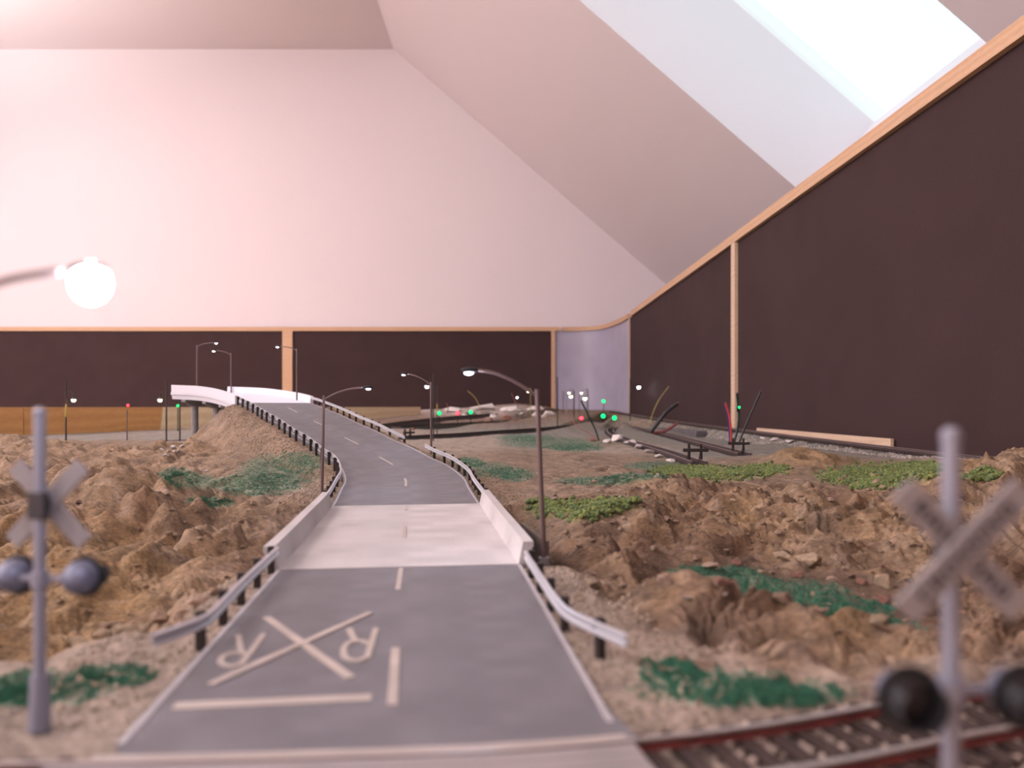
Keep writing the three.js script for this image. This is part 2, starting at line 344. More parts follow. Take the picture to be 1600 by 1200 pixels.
// ---------------------------------------------------------------- terrain: a height field from surveyed points plus eroded relief
// [px, py, depth, rockiness, soil]: what the photograph shows at that pixel
const PAL = { t: [0.41, 0.278, 0.18], b: [0.265, 0.160, 0.10], o: [0.385, 0.245, 0.12], d: [0.135, 0.082, 0.053], g: [0.32, 0.295, 0.26], w: [0.9, 0.81, 0.77], s: [0.48, 0.38, 0.31], m: [0.325, 0.23, 0.16] };
const CTRL = [
  // left side
  [-200, 1140, .145, 0, 's'], [60, 1140, .145, 0, 's'], [150, 1100, .157, 0, 's'], [0, 1065, .170, .1, 's'], [150, 1030, .185, .1, 's'], [-200, 1065, .17, .1, 's'], [210, 1012, .192, .1, 's'],
  [0, 1035, .235, .6, 'o'], [120, 1020, .25, .6, 'o'], [230, 990, .262, .6, 't'], [-200, 1030, .24, .6, 'o'], [330, 950, .262, .5, 't'],
  [60, 960, .30, .8, 'o'], [200, 950, .30, .8, 'o'], [320, 930, .30, .8, 't'], [400, 900, .31, .7, 'b'],
  [0, 880, .36, 1, 'o'], [100, 900, .35, 1, 'o'], [230, 880, .38, 1, 'o'], [330, 860, .39, 1, 't'], [420, 850, .37, .8, 'b'], [470, 830, .40, .6, 'b'],
  [-50, 800, .45, 1, 'o'], [60, 810, .45, 1, 'b'], [150, 810, .47, 1, 't'], [240, 820, .46, 1, 'b'], [320, 815, .47, 1, 't'], [420, 800, .46, .7, 'm'], [480, 790, .46, .6, 'm'],
  [-50, 740, .60, .9, 't'], [60, 750, .58, .9, 't'], [140, 765, .54, 1, 't'], [190, 757, .56, 1, 't'], [260, 775, .54, 1, 't'], [330, 790, .52, .8, 'm'], [420, 770, .54, .5, 'm'], [490, 765, .55, .3, 's'],
  [190, 770, .66, .8, 'b'], [300, 752, .66, .7, 'm'], [400, 740, .64, .5, 'm'], [460, 735, .66, .3, 'm'],
  [-50, 695, .95, .8, 't'], [40, 700, .9, .9, 't'], [110, 710, .85, .9, 't'], [180, 722, .80, .9, 't'], [235, 712, .86, .9, 't'], [300, 705, .85, .7, 't'], [380, 708, .80, .4, 'm'],
  [-100, 688, 1.2, .5, 't'], [60, 689, 1.15, .5, 't'], [150, 700, 1.05, .4, 'b'], [250, 697, 1.05, .4, 'm'], [330, 692, 1.05, .2, 's'],
  [-100, 686, 1.45, .0, 'g'], [100, 685, 1.45, .0, 'g'], [300, 686, 1.4, .0, 'g'], [420, 684, 1.4, .1, 's'], [520, 676, 1.7, .1, 's'], [560, 672, 1.8, .1, 's'], [450, 680, 1.55, .1, 's'],
  // right side, foreground
  [1000, 1120, .1507, 0, 's'], [1200, 1120, .1507, 0, 's'], [1400, 1120, .1507, 0, 's'], [1800, 1120, .15, 0, 's'], [1000, 1060, .172, 0, 's'], [1150, 1045, .178, .1, 's'], [1300, 1065, .172, .1, 's'], [1450, 1070, .185, .2, 's'], [1600, 1060, .2, .2, 's'], [1800, 1060, .2, .2, 's'],
  [1060, 1015, .193, .4, 's'], [1200, 1030, .197, .5, 't'], [1330, 1045, .2, .4, 't'],
  [1000, 940, .243, 1, 'd'], [1060, 930, .245, 1, 'b'], [1150, 955, .238, 1, 'b'], [1250, 970, .236, 1, 'b'], [1320, 985, .23, 1, 'o'], [1100, 985, .213, 1, 'd'], [1250, 1010, .212, 1, 'b'], [1400, 1010, .225, .8, 't'], [1550, 990, .24, .8, 'b'], [1750, 980, .25, .7, 'b'],
  [1100, 930, .295, .2, 'd'], [1200, 935, .29, .15, 'd'], [1320, 945, .285, .15, 'd'], [1400, 965, .275, .3, 'd'], [1050, 900, .33, .2, 'd'], [1150, 893, .345, .15, 'd'], [1250, 905, .33, .15, 'd'], [1350, 925, .31, .2, 'd'], [1500, 960, .29, .5, 'b'],
  [900, 930, .285, .5, 'b'], [950, 930, .285, .7, 't'], [960, 965, .262, .5, 's'], [900, 880, .335, .6, 'd'], [860, 870, .34, .5, 'd'], [980, 880, .345, .8, 'b'],
  [900, 850, .365, .9, 'b'], [980, 850, .375, 1, 'b'], [1080, 865, .375, 1, 'b'], [1180, 865, .385, 1, 'b'], [1260, 858, .39, 1, 't'], [1370, 870, .375, 1, 't'], [1450, 880, .365, 1, 't'], [1560, 900, .36, .8, 'b'],
  [870, 820, .42, .3, 'm'], [960, 810, .43, .5, 'm'], [1000, 790, .455, .9, 'd'], [1070, 800, .45, 1, 'b'], [1150, 810, .44, 1, 'o'], [1240, 805, .445, 1, 't'], [1310, 830, .45, 1, 'd'], [1380, 820, .46, 1, 'o'], [1480, 810, .45, .9, 't'], [1580, 800, .44, .9, 't'], [1750, 800, .44, .8, 't'],
  [860, 770, .52, .3, 'm'], [950, 765, .54, .4, 'm'], [1030, 762, .54, .9, 't'], [1130, 770, .53, .9, 'b'], [1230, 775, .53, .9, 't'], [1330, 785, .53, .8, 'b'], [1430, 775, .52, .9, 't'], [1560, 750, .52, .9, 't'], [1700, 750, .52, .8, 't'],
  [840, 735, .68, .2, 'm'], [950, 735, .70, .4, 'm'], [1050, 742, .68, .3, 'm'], [1150, 745, .66, .3, 'm'], [1250, 752, .64, .3, 'm'], [1350, 750, .64, .2, 'm'], [1440, 745, .62, .4, 't'], [1510, 728, .64, .7, 'o'], [1600, 728, .60, .8, 't'],
  [780, 715, .80, .2, 'm'], [880, 713, .9, .3, 'm'], [980, 722, .86, .2, 'm'], [1060, 732, .82, .1, 'm'], [1150, 728, .82, .1, 'm'], [1180, 738, .74, .3, 'm'], [1245, 712, .80, .5, 'o'], [1290, 722, .77, .5, 'o'], [1340, 735, .72, .2, 'm'], [1420, 728, .74, .1, 'm'], [1470, 718, .78, .2, 's'],
  [700, 700, .95, .1, 's'], [750, 693, 1.3, .1, 's'], [850, 690, 1.4, .1, 'm'], [930, 695, 1.3, .1, 'm'], [960, 702, 1.2, .1, 's'], [1120, 708, 1.12, .0, 'g'], [1220, 702, 1.15, .05, 'g'], [1320, 705, 1.05, .05, 'g'], [1400, 712, .95, .05, 'g'],
  [620, 688, 1.45, .1, 's'], [650, 691, 1.42, .05, 's'], [720, 685, 1.6, .05, 's'], [850, 679, 1.9, .05, 'g'], [950, 676, 2.05, .05, 'g'], [1080, 688, 1.6, .0, 'g'], [1180, 690, 1.5, .0, 'g'], [1270, 688, 1.35, .1, 'g'],
  [600, 672, 1.9, .1, 's'], [700, 672, 2.2, .05, 'g'], [830, 668, 2.5, .05, 'g'], [960, 664, 2.8, .0, 'g'], [1060, 672, 2.3, .0, 'g'],
  // the plaster mound and the rising ground far behind
  [560, 655, 3.0, .2, 's'], [640, 660, 2.5, .1, 'b'], [700, 655, 2.75, .2, 'b'], [760, 662, 2.6, .3, 'b'], [820, 660, 2.75, .3, 'b'], [860, 657, 2.9, .2, 'm'],
  [650, 650, 3.0, .2, 'b'], [710, 641, 3.0, .3, 'w'], [760, 637, 3.0, .4, 'w'], [810, 639, 2.95, .5, 'w'], [850, 640, 3.0, .4, 'm'],
  [760, 633, 3.25, .4, 'm'], [808, 626, 3.2, .5, 'm'], [850, 633, 3.25, .5, 'm'], [690, 639, 3.3, .2, 'w'],
  [900, 647, 3.2, .1, 'm'], [890, 640, 3.5, .2, 'm'], [960, 645, 3.2, .1, 'm'], [940, 640, 3.45, .2, 'm'], [985, 648, 3.05, .1, 'm'], [1030, 655, 2.5, .1, 'm'],
];
const ctrl = CTRL.map(([px, py, D, rock, c]) => ({ u: px / 220, v: Math.log(D) * 2.3, Y: EYE - (py - CY) / F * D, rock, c: PAL[c] }));
const U0 = -700, U1 = 2500, D0 = 0.07, D1 = 3.72;
const GU = 150, GV = 150, coarse = [];
for (let j = 0; j <= GV; j++) for (let i = 0; i <= GU; i++) {
  const px = clamp(lerp(U0, U1, i / GU), -250, 1850), u = px / 220, v = lerp(Math.log(D0), Math.log(D1), j / GV) * 2.3;
  let sw = 0, Y = 0, rk = 0, c0 = 0, c1 = 0, c2 = 0;
  for (const c of ctrl) { const d2 = (c.u - u) ** 2 + (c.v - v) ** 2, w = 1 / ((d2 + 0.03) ** 2.1); sw += w; Y += w * c.Y; rk += w * c.rock; c0 += w * c.c[0]; c1 += w * c.c[1]; c2 += w * c.c[2]; }
  coarse.push([Y / sw, rk / sw, c0 / sw, c1 / sw, c2 / sw]);
}
const cubic = (a, b, c, d, t) => b + 0.5 * t * (c - a + t * (2 * a - 5 * b + 4 * c - d + t * (3 * (b - c) + d - a)));
function field(px, lnD, k) {
  const fu = clamp((px - U0) / (U1 - U0), 0, 0.9999) * GU, fv = clamp((lnD - Math.log(D0)) / (Math.log(D1) - Math.log(D0)), 0, 0.9999) * GV;
  const i = Math.floor(fu), j = Math.floor(fv), a = fu - i, b = fv - j;
  const q = (ii, jj) => coarse[clamp(jj, 0, GV) * (GU + 1) + clamp(ii, 0, GU)][k];
  if (k) return lerp(lerp(q(i, j), q(i + 1, j), a), lerp(q(i, j + 1), q(i + 1, j + 1), a), b);
  const row = (jj) => cubic(q(i - 1, jj), q(i, jj), q(i + 1, jj), q(i + 2, jj), a);
  return cubic(row(j - 1), row(j), row(j + 1), row(j + 2), b);
}
const billow = (x, y) => 1 - Math.abs(n2(x, y)) * 2;      // lumps with creases where it is lowest ... inverted below
// single rounded boulders that stand out of the slopes: [X, depth, half width, half depth, height]
const LUMPS = [[205, .535, .050, .030, .017], [285, .50, .045, .028, .011], [120, .56, .05, .03, .010], [90, .83, .075, .05, .014], [205, .80, .06, .04, .013], [300, .455, .04, .022, .012], [225, .435, .04, .022, .010], [70, .42, .06, .028, .011], [170, .365, .04, .02, .009], [20, .62, .07, .04, .012], [310, .86, .06, .04, .010], [120, .31, .035, .016, .006], [40, .97, .08, .05, .010], [330, .40, .022, .014, .006], [270, .383, .007, .006, -.010], [326, .395, .006, .005, -.009],
  [1170, .475, .030, .022, .011], [1255, .44, .032, .02, .009], [1385, .425, .045, .03, .011], [1545, .50, .055, .045, .013], [1250, .80, .045, .035, .010], [1050, .52, .035, .022, .006], [1300, .53, .04, .03, .007], [1460, .47, .035, .03, .008], [960, .41, .03, .02, .006], [1490, .37, .03, .025, .009], [1100, .235, .022, .012, .004], [1250, .232, .02, .012, .003], [1570, .6, .04, .04, .010], [1400, .60, .03, .03, .006]]
  .map(([px, D, a, b, h]) => [(px - 800) / 1200 * D, D, a, b, h]);
function relief(X, D, rock, left) {
  const wx = X + 0.018 * n2(X * 22 + 3, D * 22), wd = D + 0.018 * n2(X * 22 - 9, D * 22 + 5);
  const big = Math.abs(n2(wx * 13, wd * 10)), mid = Math.abs(n2b(wx * 34, wd * 26)), small = Math.abs(n2(wx * 90 + 7, wd * 80)), tiny = n2b(wx * 230, wd * 230), dust = n2(X * 620, D * 620);
  const strata = n2b(wx * 20, wd * 75);
  const r = rock * rock * (3 - 2 * rock), fineK = sstep(0.75, 0.25, D), tinyK = sstep(1.5, 0.4, D);
  let h = r * ((big - 0.34) * 0.0115 + (mid - 0.32) * (left ? 0.0028 : 0.0046) + strata * 0.0012);
  h += (0.12 + 0.88 * r) * ((small - 0.32) * (left ? 0.0022 : 0.0030) + tinyK * tiny * (left ? 0.0004 : 0.0008)) + fineK * dust * 0.0002 * (0.4 + r);
  for (const [bx, bd, rx, rd, hh] of LUMPS) { const dx = (X - bx + 0.3 * rx * n2b(X * 18 + bx * 90, D * 18)) / rx, dd = (D - bd + 0.3 * rd * n2(X * 20 - 4, D * 20 + bd * 50)) / rd, q = dx * dx + dd * dd; if (q < 1) h += hh * Math.pow(1 - q, 0.62) * (0.75 + 0.25 * Math.abs(n2(X * 30, D * 55))); }
  return h;
}
// flat bed under every track and under the foreground track
function trackPull(X, D) {
  let best = 1e9, y = 0, bed = 0.0046;
  for (const k in trackPts) { const a = trackPts[k]; for (let i = 0; i < a.length; i += 3) { const d = (a[i].x - X) ** 2 + (-a[i].z - D) ** 2; if (d < best) { best = d; y = a[i].y - BASE; bed = k === 'left' ? 0.009 : k === 'main' || k === 'second' || k === 'climb' ? 0.0135 : 0.0046; } } }
  return [Math.sqrt(best), y - bed];
}
function fgPull(X, D) { let best = 1e9; for (let i = 0; i < fgPath.length; i += 2) { const p = fgPath[i], d = (p.x - X) ** 2 + (-p.z - D) ** 2; if (d < best) best = d; } return Math.sqrt(best); }
const bridgeMid = ST[Math.round((I_B0 + I_B1) / 2)].s, bridgeHalf = (ST[I_B1].s - ST[I_B0].s) / 2;
function ground(X, D) {                                    // { Y, rock, col }
  const px = CX + X / D * F, ln = Math.log(D), left = X < -0.118 * D;
  let Y = field(px, ln, 0), rock = clamp(field(px, ln, 1), 0, 1);
  const c = [field(px, ln, 2), field(px, ln, 3), field(px, ln, 4)];
  const ri = roadInfo(X, D), e = Math.abs(ri.side) - W / 2, out = ri.d - W / 2;
  const inBridge = Math.abs(ri.s - bridgeMid) < bridgeHalf;
  let shoulderHere = 0;
  if (D < 1.6) {
    if (inBridge) {
      const k = sstep(0.05, 0.0, out), mid = sstep(0, 0.03, bridgeHalf - Math.abs(ri.s - bridgeMid));
      Y = Math.min(Y, lerp(Y, -0.03 + 0.02 * (1 - mid), k));
    } else {
      const past = Math.max(0, ri.s - ST[I_OV].s), near = ri.s < bridgeMid;
      const fall = past > 0 ? sstep(0.085, 0.0, past) : 1;
      const top = (near ? -0.0012 : ri.Y - 0.0022 - 0.017 * sstep(0.0, 0.035, past)), flat = near ? (ri.side < 0 ? 0.012 : 0.0165) : 0.0075;
      const width = near ? 0.014 : Math.max(0.02, Math.abs(top - Y) * 1.25);
      const t = sstep(flat, flat + width, out);
      const lin = past > 0 ? clamp((flat + width - out) / width, 0, 1) * fall : 1 - t;
      const under = out < 0 ? -0.0018 : 0;
      const Yn = lerp(Y, top + under, clamp(lin, 0, 1));
      shoulderHere = clamp(lin, 0, 1);
      Y = Yn; rock *= 1 - 0.92 * shoulderHere;
      const sh = shoulderHere * 0.8; const sc = near ? PAL.s : PAL.m; for (let k = 0; k < 3; k++) c[k] = lerp(c[k], sc[k] * (past > 0 ? 0.85 : 1), sh);
    }
  }
  const free = out > -0.002 ? 1 : 0.15;
  let R = relief(X, D, rock, left);
  const fd = fgPull(X, D);
  if (D < 0.45) { const k = sstep(0.024, 0.014, fd); Y = lerp(Y, -0.0040, k); R *= 1 - 0.9 * k; for (let q = 0; q < 3; q++) c[q] = lerp(c[q], PAL.s[q] * 0.9, k); }
  else { const [td, ty] = trackPull(X, D); const k = sstep(0.034, 0.014, td) * (shoulderHere > 0.3 ? 0 : 1); Y = lerp(Y, ty, k); R *= 1 - 0.85 * k; }
  return { Y: Y + R * free, rock, c, R, out, sh: shoulderHere };
}
const wallX = (D) => 0.517 - (D - 0.7755) * 0.0112;       // face of the backboards on the right
const boardX = (D) => -1.04 + (D - 1.56) * 0.425;          // line of the pine edge boards on the left
const NU = 660, NV = 980, TH = new Float32Array((NU + 1) * (NV + 1)), TCOL = [];
const pxOf = (i) => { const t = i / NU; return t < 0.08 ? lerp(U0, -70, t / 0.08) : t > 0.92 ? lerp(1670, U1, (t - 0.92) / 0.08) : lerp(-70, 1670, (t - 0.08) / 0.84); };
const iOf = (px) => { if (px < -70) return (px - U0) / (-70 - U0) * 0.08 * NU; if (px > 1670) return (0.92 + (px - 1670) / (U1 - 1670) * 0.08) * NU; return (0.08 + (px + 70) / 1740 * 0.84) * NU; };
const lnOf = (j) => lerp(Math.log(D0), Math.log(D1), j / NV);
const grassMask = new Float32Array((NU + 1) * (NV + 1));
{
  for (let j = 0; j <= NV; j++) for (let i = 0; i <= NU; i++) {
    const D = Math.exp(lnOf(j)), X = (pxOf(i) - CX) / F * D, k = j * (NU + 1) + i;
    const g = ground(X, D); TH[k] = g.Y; TCOL[k] = g;
  }
}
function groundY(X, D) {
  const fi = clamp(iOf(CX + X / D * F), 0, NU - 1e-3), fj = clamp((Math.log(D) - Math.log(D0)) / (Math.log(D1) - Math.log(D0)) * NV, 0, NV - 1e-3);
  const i = Math.floor(fi), j = Math.floor(fj), a = fi - i, b = fj - j, k = j * (NU + 1) + i;
  return lerp(lerp(TH[k], TH[k + 1], a), lerp(TH[k + NU + 1], TH[k + NU + 2], a), b);
}
function hit(px, py, from = D0, to = D1) {                  // first ground seen at a pixel
  const i = clamp(Math.round(iOf(px)), 0, NU); let prev = null;
  for (let j = 0; j <= NV; j++) {
    const D = Math.exp(lnOf(j)); if (D < from) continue; if (D > to) break;
    const y = CY + F * (EYE - TH[j * (NU + 1) + i]) / D;
    if (y <= py) { const X = (px - CX) / F * D; return { X, D, Y: TH[j * (NU + 1) + i] }; }
  }
  return null;
}
// patches of flock: [px, py, half width, half height, kind, density]; the flock itself is built further down
const PATCH = [
  ['teal', [[60, 1075, 120, 32], [180, 1055, 75, 20], [10, 1092, 60, 16]], 2400, .145, .20, 'patch of dark green flock on the shoulder at the foot of the left crossing sign'],
  ['teal', [[435, 740, 70, 34], [395, 757, 70, 20], [470, 722, 45, 18]], 3200, .5, .9, 'teal green flock patch on the hillside left of the climbing road'],
  ['teal', [[300, 752, 45, 14], [330, 785, 40, 9], [275, 742, 30, 12]], 1200, .45, .8, 'small sparse green flock patch in the hollow beside the large left rock'],
  ['teal', [[1120, 1075, 130, 30], [1050, 1045, 60, 22], [1220, 1085, 110, 22]], 3600, .14, .21, 'green flock patch around pale pebbles beside the near right guardrail end'],
  ['teal', [[1120, 905, 90, 24], [1230, 930, 110, 26], [1330, 960, 80, 26], [1400, 985, 45, 14]], 4200, .25, .37, 'dark green flock strip scattered with stones in the gully behind the brown rock'],
  ['lime', [[905, 798, 65, 18], [850, 795, 30, 16], [960, 790, 45, 12]], 2600, .38, .55, 'yellow green foam turf beside the tall bronze street lamp post'],
  ['teal', [[760, 735, 55, 14], [800, 742, 40, 12], [730, 722, 30, 8]], 1800, .55, 1.05, 'dark green flock strip along the outside of the curved right guardrail'],
  ['lime', [[1110, 740, 90, 14], [1060, 736, 50, 10], [1190, 735, 50, 10]], 2800, .6, .95, 'yellow green foam turf in front of the front buffer stop'],
  ['lime', [[1390, 740, 95, 20], [1330, 745, 60, 14], [1440, 730, 40, 10], [1370, 758, 50, 8]], 3400, .5, .92, 'yellow green foam turf on the flat ground near the right backboard'],
  ['lime', [[1535, 745, 35, 7]], 600, .4, .8, 'small foam turf tuft in the notch of the far right rock'],
  ['teal', [[860, 692, 90, 10], [820, 684, 50, 6], [900, 700, 50, 6]], 2200, .95, 1.9, 'thin teal green flock on the plain in front of the main track'],
  ['teal', [[1030, 728, 60, 8], [1000, 745, 60, 7], [930, 752, 70, 8]], 1400, .55, .95, 'thin dull green flock between the dirt plain and the front buffer stop'],
  ['teal', [[1060, 650, 60, 4], [960, 640, 40, 4]], 500, 2.0, 3.4, 'green flock along the foot of the far right backboard'],
];
const patchAmount = (ells, px, py) => { let m = 0; for (const [x, y, a, b] of ells) { const q = ((px - x) / a) ** 2 + ((py - y) / b) ** 2; m = Math.max(m, 1 - q); } return m; };
{
  const pos = new Float32Array((NU + 1) * (NV + 1) * 3), col = new Float32Array(pos.length), uv = new Float32Array((NU + 1) * (NV + 1) * 2), idx = [];
  const okv = new Uint8Array((NU + 1) * (NV + 1));
  const ochre = PAL.o, dark = PAL.d, pale = [0.54, 0.41, 0.31];
  for (let j = 0; j <= NV; j++) for (let i = 0; i <= NU; i++) {
    const D = Math.exp(lnOf(j)), px = pxOf(i), X0 = (px - CX) / F * D, k = j * (NU + 1) + i, g = TCOL[k];
    const X = clamp(X0, boardX(D) - 0.03 < -0.2 ? Math.min(boardX(D) + 0.004, -0.3) : -9, wallX(D) - 0.001);
    okv[k] = Math.abs(X - X0) < 1e-6 ? 1 : 2;
    pos[3 * k] = X; pos[3 * k + 1] = BASE + TH[k]; pos[3 * k + 2] = -D;
    uv[2 * k] = X / 0.09; uv[2 * k + 1] = (D + TH[k]) / 0.09;
    const f = n2(X * 30, D * 24) * 0.6 + n2b(X * 85, D * 80) * 0.35, hgt = clamp(g.R / 0.006, -1, 1), c = g.c.slice();
    const ro = g.rock;
    const mo = clamp(0.5 * f + 0.15, 0, 0.7) * ro, md = clamp(-0.75 * f + (X > 0 ? 0.05 : -0.1), 0, 0.75) * (0.25 + 0.75 * ro), mp = clamp(n2b(X * 45 + 9, D * 40) * 0.8 - 0.25, 0, 0.5) * (0.3 + 0.7 * ro);
    for (let q = 0; q < 3; q++) { c[q] = lerp(c[q], ochre[q], mo); c[q] = lerp(c[q], dark[q], md); c[q] = lerp(c[q], pale[q], mp); }
    if (px > -80 && px < 1680) {
      const py = CY + F * (EYE - TH[k]) / D;
      for (const [kind, ells, , a, b] of PATCH) if (D > a && D < b) { const pa = patchAmount(ells, px, py), m = pa > 0 ? clamp(pa * 1.1 + 0.35 * n2(X * 120, D * 120), 0, 0.5) : 0; if (m > 0) { const tcol = kind === 'teal' ? [0.09, 0.25, 0.165] : [0.26, 0.30, 0.09]; for (let q = 0; q < 3; q++) c[q] = lerp(c[q], tcol[q], m); } }
    }
    col[3 * k] = c[0]; col[3 * k + 1] = c[1]; col[3 * k + 2] = c[2];
  }
  for (let j = 0; j < NV; j++) for (let i = 0; i < NU; i++) {
    const a = j * (NU + 1) + i, b = a + 1, c = a + NU + 1, d = c + 1;
    if (okv[a] + okv[b] + okv[c] + okv[d] === 8) continue;
    idx.push(a, b, c, b, d, c);
  }
  const g = new THREE.BufferGeometry();
  g.setAttribute('position', new THREE.BufferAttribute(pos, 3)); g.setAttribute('color', new THREE.BufferAttribute(col, 3)); g.setAttribute('uv', new THREE.BufferAttribute(uv, 2)); g.setIndex(idx); g.computeVertexNormals();
  const terrain = struct('terrain', g, M.soil);
  terrain.userData.label = 'plaster and earth landscape of the model railway, ochre and brown';
  scene.userData.terrain = terrain;
}
const terrain = scene.userData.terrain; delete scene.userData.terrain;

// ---------------------------------------------------------------- backboards, battens, edge boards
{
  const low = -0.05, top = 0.4282;
  const panel = (label, pts) => { const path = pts.map((p) => P(p[0], p[1], 0)); return tag(obj('hardboard_panel', sweep(path, [[0, low], [0.004, low], [0.004, top], [0, top]]), M.hard, scene), label, 'panel'); };
  const wp = (D, o = 0) => [wallX(D) + o, D];
  panel('large dark brown hardboard panel on the right, nearest the camera', [wp(1.71), wp(-0.5)]);
  panel('dark brown hardboard panel between the pale upright batten and the lilac corner sheet', [wp(3.17), wp(1.735)]);
  panel('dark hardboard panel on the far wall right of the upright batten', [[-1.062, 3.72], [0.195, 3.72]]);
  panel('dark hardboard panel at far left behind the pine edge boards', [[-3.6, 3.72], [-1.11, 3.72]]);
  const corner = new THREE.CatmullRomCurve3([[0.205, 3.722], [0.30, 3.72], [0.37, 3.70], [0.425, 3.64], [0.462, 3.5], [0.482, 3.35], [0.49, 3.18]].map((p) => P(p[0], p[1], 0))).getSpacedPoints(40);
  tag(obj('corner_sheet', sweep(corner, [[0, low], [0.003, low], [0.003, top], [0, top]], { crease: 0.6 }), M.lilac, scene), 'lilac grey sheet bent round the far right corner', 'sheet');
  const batten = (label, a, b, mat, y0 = low, y1 = top, t = 0.012, name = 'wooden_batten') => tag(obj(name, sweep([P(...a, 0), P(...b, 0)], [[0, y0], [t, y0], [t, y1], [0, y1]]), mat, scene), label, 'batten');
  const along = (D, w) => [[wallX(D + w / 2), D + w / 2], [wallX(D - w / 2), D - w / 2]];
  batten('pale upright batten between the two dark panels on the right', ...along(1.722, 0.028), M.battenPale, 0.014, top, 0.0115);
  batten('thin pale upright strip where the lilac corner sheet meets the dark panel', ...along(3.17, 0.012), M.battenPale, -0.03, top, 0.008);
  batten('wide upright batten between the two dark panels on the far wall', [-1.109, 3.72], [-1.061, 3.72], M.batten);
  batten('narrow upright batten left of the lilac corner sheet', [0.19, 3.72], [0.208, 3.72], M.batten);
  // the capping rail along the top of the boards, three lengths
  const cap = (label, pts, w = 0.0105) => tag(obj('capping_rail', sweep(pts, [[-w, 0.4284], [0.012, 0.4284], [0.012, 0.448], [-w + 0.001, 0.448], [-w, 0.447]], { crease: 0.4 }), M.batten, scene), label, 'rail');
  cap('pine capping rail rising to the right along the top of the right backboards, near length', [P(wallX(1.725), 1.725, 0), P(wallX(0.8), 0.8, 0), P(wallX(-0.5), -0.5, 0)]);
  cap('pine capping rail over the smaller right panel, far length with a butt joint', [P(wallX(3.1), 3.1, 0), P(wallX(2.4), 2.4, 0), P(wallX(1.7265), 1.7265, 0)]);
  cap('bent pine capping rail over the lilac corner sheet', corner.map((p) => p.clone()).filter((p, i) => i > 1 && -p.z > 3.1));
  cap('level pine capping rail over the far wall panels', [P(-3.6, 3.72, 0), P(-1.0, 3.72, 0), P(0.23, 3.72, 0)]);
  // pale lath lying at the foot of the near right panel
  tag(obj('wooden_lath', sweep([P(wallX(1.56) - 0.003, 1.56, 0), P(wallX(1.02) - 0.003, 1.02, 0)], [[0.0042, 0.007], [0.0085, 0.007], [0.0085, 0.0185], [0.0042, 0.0185]]), M.battenPale, scene), 'pale lath along the foot of the large right panel behind the wall track', 'lath');
  // chalk scratches on the near right panel
  const scuff = obj('chalk_mark', [tube([P(wallX(1.55) - 0.0006, 1.55, 0.118), P(wallX(1.545) - 0.0006, 1.545, 0.105), P(wallX(1.53) - 0.0006, 1.53, 0.098), P(wallX(1.515) - 0.0006, 1.515, 0.103), P(wallX(1.515) - 0.0006, 1.515, 0.114)], 0.0008, 20, 5)], std({ color: new THREE.Color(0.08, 0.055, 0.05), roughness: 0.8 }), scene);
  tag(scuff, 'faint hooked chalk mark on the large right panel beside the pale batten', 'mark');
  // pine edge boards on the left; their tops are level with the lens
  const bx = (D) => boardX(D);
  const edge = (label, d0, d1, mat, skew = 0) => {
    const n = new THREE.Vector3(bx(d1) - bx(d0), 0, -(d1 - d0)), L = n.length(), a = Math.atan2(-n.z, n.x);
    const g = extrude([[0, -0.035], [L + 0, -0.035], [L + skew, 0.0605], [0 + (d0 > 1.5 ? 0 : 0), 0.0605]], 0.018);
    g.rotateY(a); g.translate(bx(d0), BASE, -d0);
    return tag(obj('edge_board', g, mat, scene), label, 'board');
  };
  const orange = edge('orange pine edge board at the back left, butted near the left crossing sign', 1.595, 1.905, M.pine, 0.016);
  edge('short orange pine edge board at the left border behind the left crossing sign', 1.05, 1.593, M.pine);
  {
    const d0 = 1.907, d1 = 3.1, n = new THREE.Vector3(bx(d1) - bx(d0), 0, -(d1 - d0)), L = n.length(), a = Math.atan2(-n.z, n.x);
    const g = extrude([[0, -0.035], [L, -0.035], [L, 0.0605], [0.016, 0.0605]], 0.018); g.rotateY(a); g.translate(bx(d0), BASE, -d0);  // slanted end follows the edge of the painted lamplight
    tag(obj('edge_board', g, M.pineLit, scene), 'pine edge board with lamplight in its pale colour, behind the concrete overpass piers', 'board');
  }
  const lathOff = (D) => P(bx(D) + 0.026, D, 0);
  tag(obj('wooden_lath', sweep([lathOff(1.05), lathOff(1.9)], [[-0.003, -0.006], [0.003, -0.006], [0.003, 0.0015], [-0.003, 0.0015]]), M.battenPale, scene), 'thin pale lath along the foot of the orange edge board', 'lath');
  // benchwork below
  const t = thing('layout_table', 'wooden benchwork carrying the model railway', 'table', [0, 0, 0]);
  part('table_top', box(3.2, 0.02, 4.5, -1.0, BASE - 0.075, -1.43), M.ply, t);
  for (const x of [-2.5, -1.0, 0.5]) for (const z of [0.8, -1.4, -3.6]) part('leg', box(0.06, BASE - 0.085, 0.06, x, (BASE - 0.085) / 2, z), M.ply, t);
}

